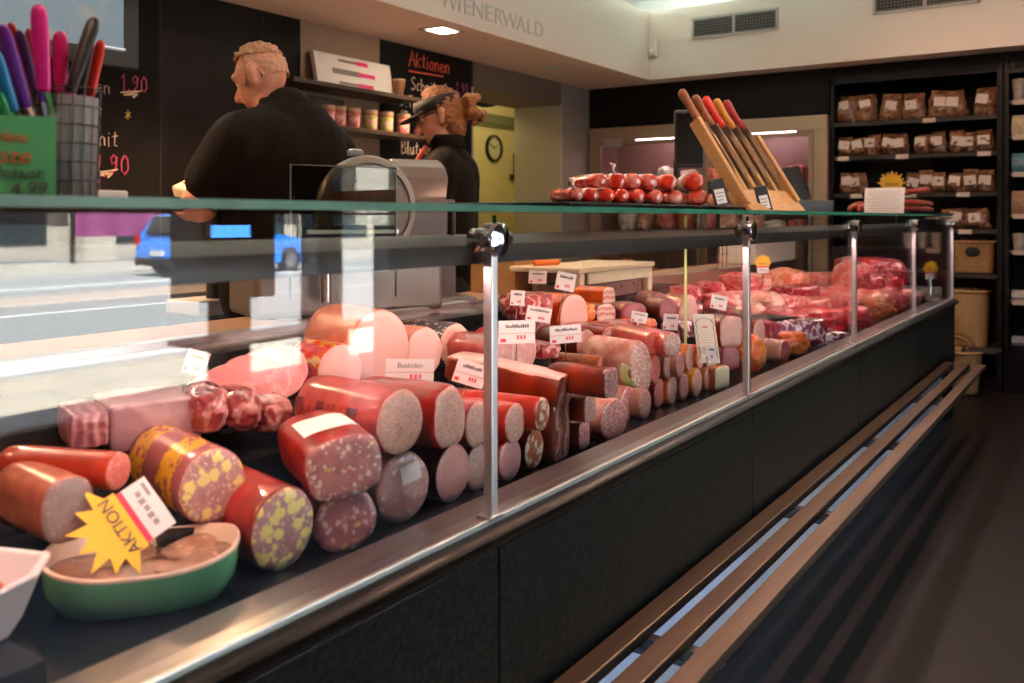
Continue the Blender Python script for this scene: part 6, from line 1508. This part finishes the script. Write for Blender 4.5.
MB().span((-.45, -20, 3.4), (.8, 34, 4.2)).build('canopy', mat('stone canopy', (.4, .37, .33), .9), fb)
pb_ = MB().loft([[Vector((22.6 + .06 * math.sin(y * 7), y, z)) for z in (.75, 1.6)] + [Vector((22.62 + .06 * math.sin(y * 7), y, z)) for z in (1.6, .75)] for y in [14.1 + j * .1 for j in range(42)]]).build('fabric_banner', mat('plum fabric', (.28, .06, .2), .7)); tag(pb_, 'plum coloured fabric banner across the street, mirrored in the pane', 'banner')
o = MB().span((22.55, 14.0, 0), (22.65, 14.1, 1.65)).span((22.55, 18.3, 0), (22.65, 18.4, 1.65)).build('banner_posts', blackm, pb_)
o = MB().span((14.2, 24, -.1), (18.3, 45, .03)).build('lawn_strip', mat('lawn', (.12, .3, .05), .9, 0, (.18, .36, .07), 9)); tag(o, 'green lawn strip beside the road, mirrored in the pane', 'lawn', kind='stuff')
# blue car
carb = mat('blue car paint', (.02, .22, .85), .25, 0, coat=.8)
p_ = mirX(atZ(139, 270, -.1)); cx, cy = 16.8, 12.75
car = thing('car', 'bright blue car driving past, mirrored in the left pane', 'car', (cx, cy, -.1))
cp = [(0, .35), (.02, .75), (.12, .95), (.35, 1.42), (.6, 1.5), (1.9, 1.5), (2.7, 1.02), (3.9, .82), (4.15, .6), (4.15, .3), (3.7, .22), (.3, .22)]
mb = MB(); mb.loft([[Vector((x * (1 if z < 1.0 else .8), y, z)) for y, z in cp] for x in (-.86, -.8, .8, .86)]); mb.build('car_body', carb, car, 'auto', bevel=.04, seg=3)
dkg = mat('car glass', (.02, .025, .03), .05)
MB().loft([[Vector((x, y, z)) for y, z in ((.10, 1.0), (.33, 1.40), (.30, 1.42), (.07, 1.02))] for x in (-.56, .56)]).build('rear_window', dkg, car)
for s_ in (-1, 1): MB().loft([[Vector((s_ * (.70 + t), y, z)) for y, z in ((.42, 1.03), (.62, 1.40), (1.85, 1.40), (2.5, 1.04))] for t in (.0, .02)]).build('side_window', dkg, car)
for s_ in (-1, 1):
    MB().span((s_ * .84 - .1, -.015, .72), (s_ * .84 + .02, .06, .98)).build('tail_light', mat('tail light', (.6, .02, .02), .2), car)
    for y in (.75, 3.3): w_ = MB().cyl((s_ * .88, y, .31), (s_ * .66, y, .31), .31, seg=28).build('wheel', blackm, car); MB().cyl((s_ * .885, y, .31), (s_ * .87, y, .31), .19, seg=20).build('hub_cap', steel, w_)
MB().span((-.26, -.012, .5), (.26, .01, .62)).build('number_plate', white, car)
MB().span((-.84, -.03, .26), (.84, .06, .44)).build('bumper', blackp, car, bevel=.02)
# ================================================================ light, sky, camera
sun = light('SUN', 'sun', (0, 0, 20), SUN, (1, .96, .88), rot=Vector((.45, .25, -.86)).to_track_quat('-Z', 'Y').to_euler()); sun.data.angle = .009
w = bpy.data.worlds.new('sky'); sc.world = w; w.use_nodes = True
w.node_tree.nodes['Background'].inputs[0].default_value = (.42, .62, 1, 1); w.node_tree.nodes['Background'].inputs[1].default_value = SKY
for yy in (-.6, 1.5, 3.6, 5.7): light('SPOT', 'customer_lamp', (-.72, yy, 3.38), 38, (1, .58, .40), .04, spot_size=R(168), spot_blend=.5)
cam = bpy.data.cameras.new('camera'); co_ = bpy.data.objects.new('camera', cam); COL.objects.link(co_)
cam.sensor_width = 36; cam.lens = F / 1024 * 36; cam.shift_y = -(341.5 - HY) / 1024; cam.clip_start = .02; cam.clip_end = 200
co_.location = (0, 0, H); co_.rotation_euler = (R(90), 0, TH)
cam.dof.use_dof = True; cam.dof.focus_distance = 2.5; cam.dof.aperture_fstop = 4.0
sc.camera = co_
sc.view_settings.view_transform = 'Standard'; sc.view_settings.look = 'None'; sc.view_settings.gamma = 1; sc.view_settings.exposure = EXPO
sc.view_settings.use_curve_mapping = False
cy_ = sc.cycles
cy_.max_bounces = 8; cy_.diffuse_bounces = 4; cy_.glossy_bounces = 4; cy_.transmission_bounces = 4; cy_.transparent_max_bounces = 16
cy_.caustics_reflective = False; cy_.caustics_refractive = False; cy_.use_denoising = True; cy_.sample_clamp_indirect = 6
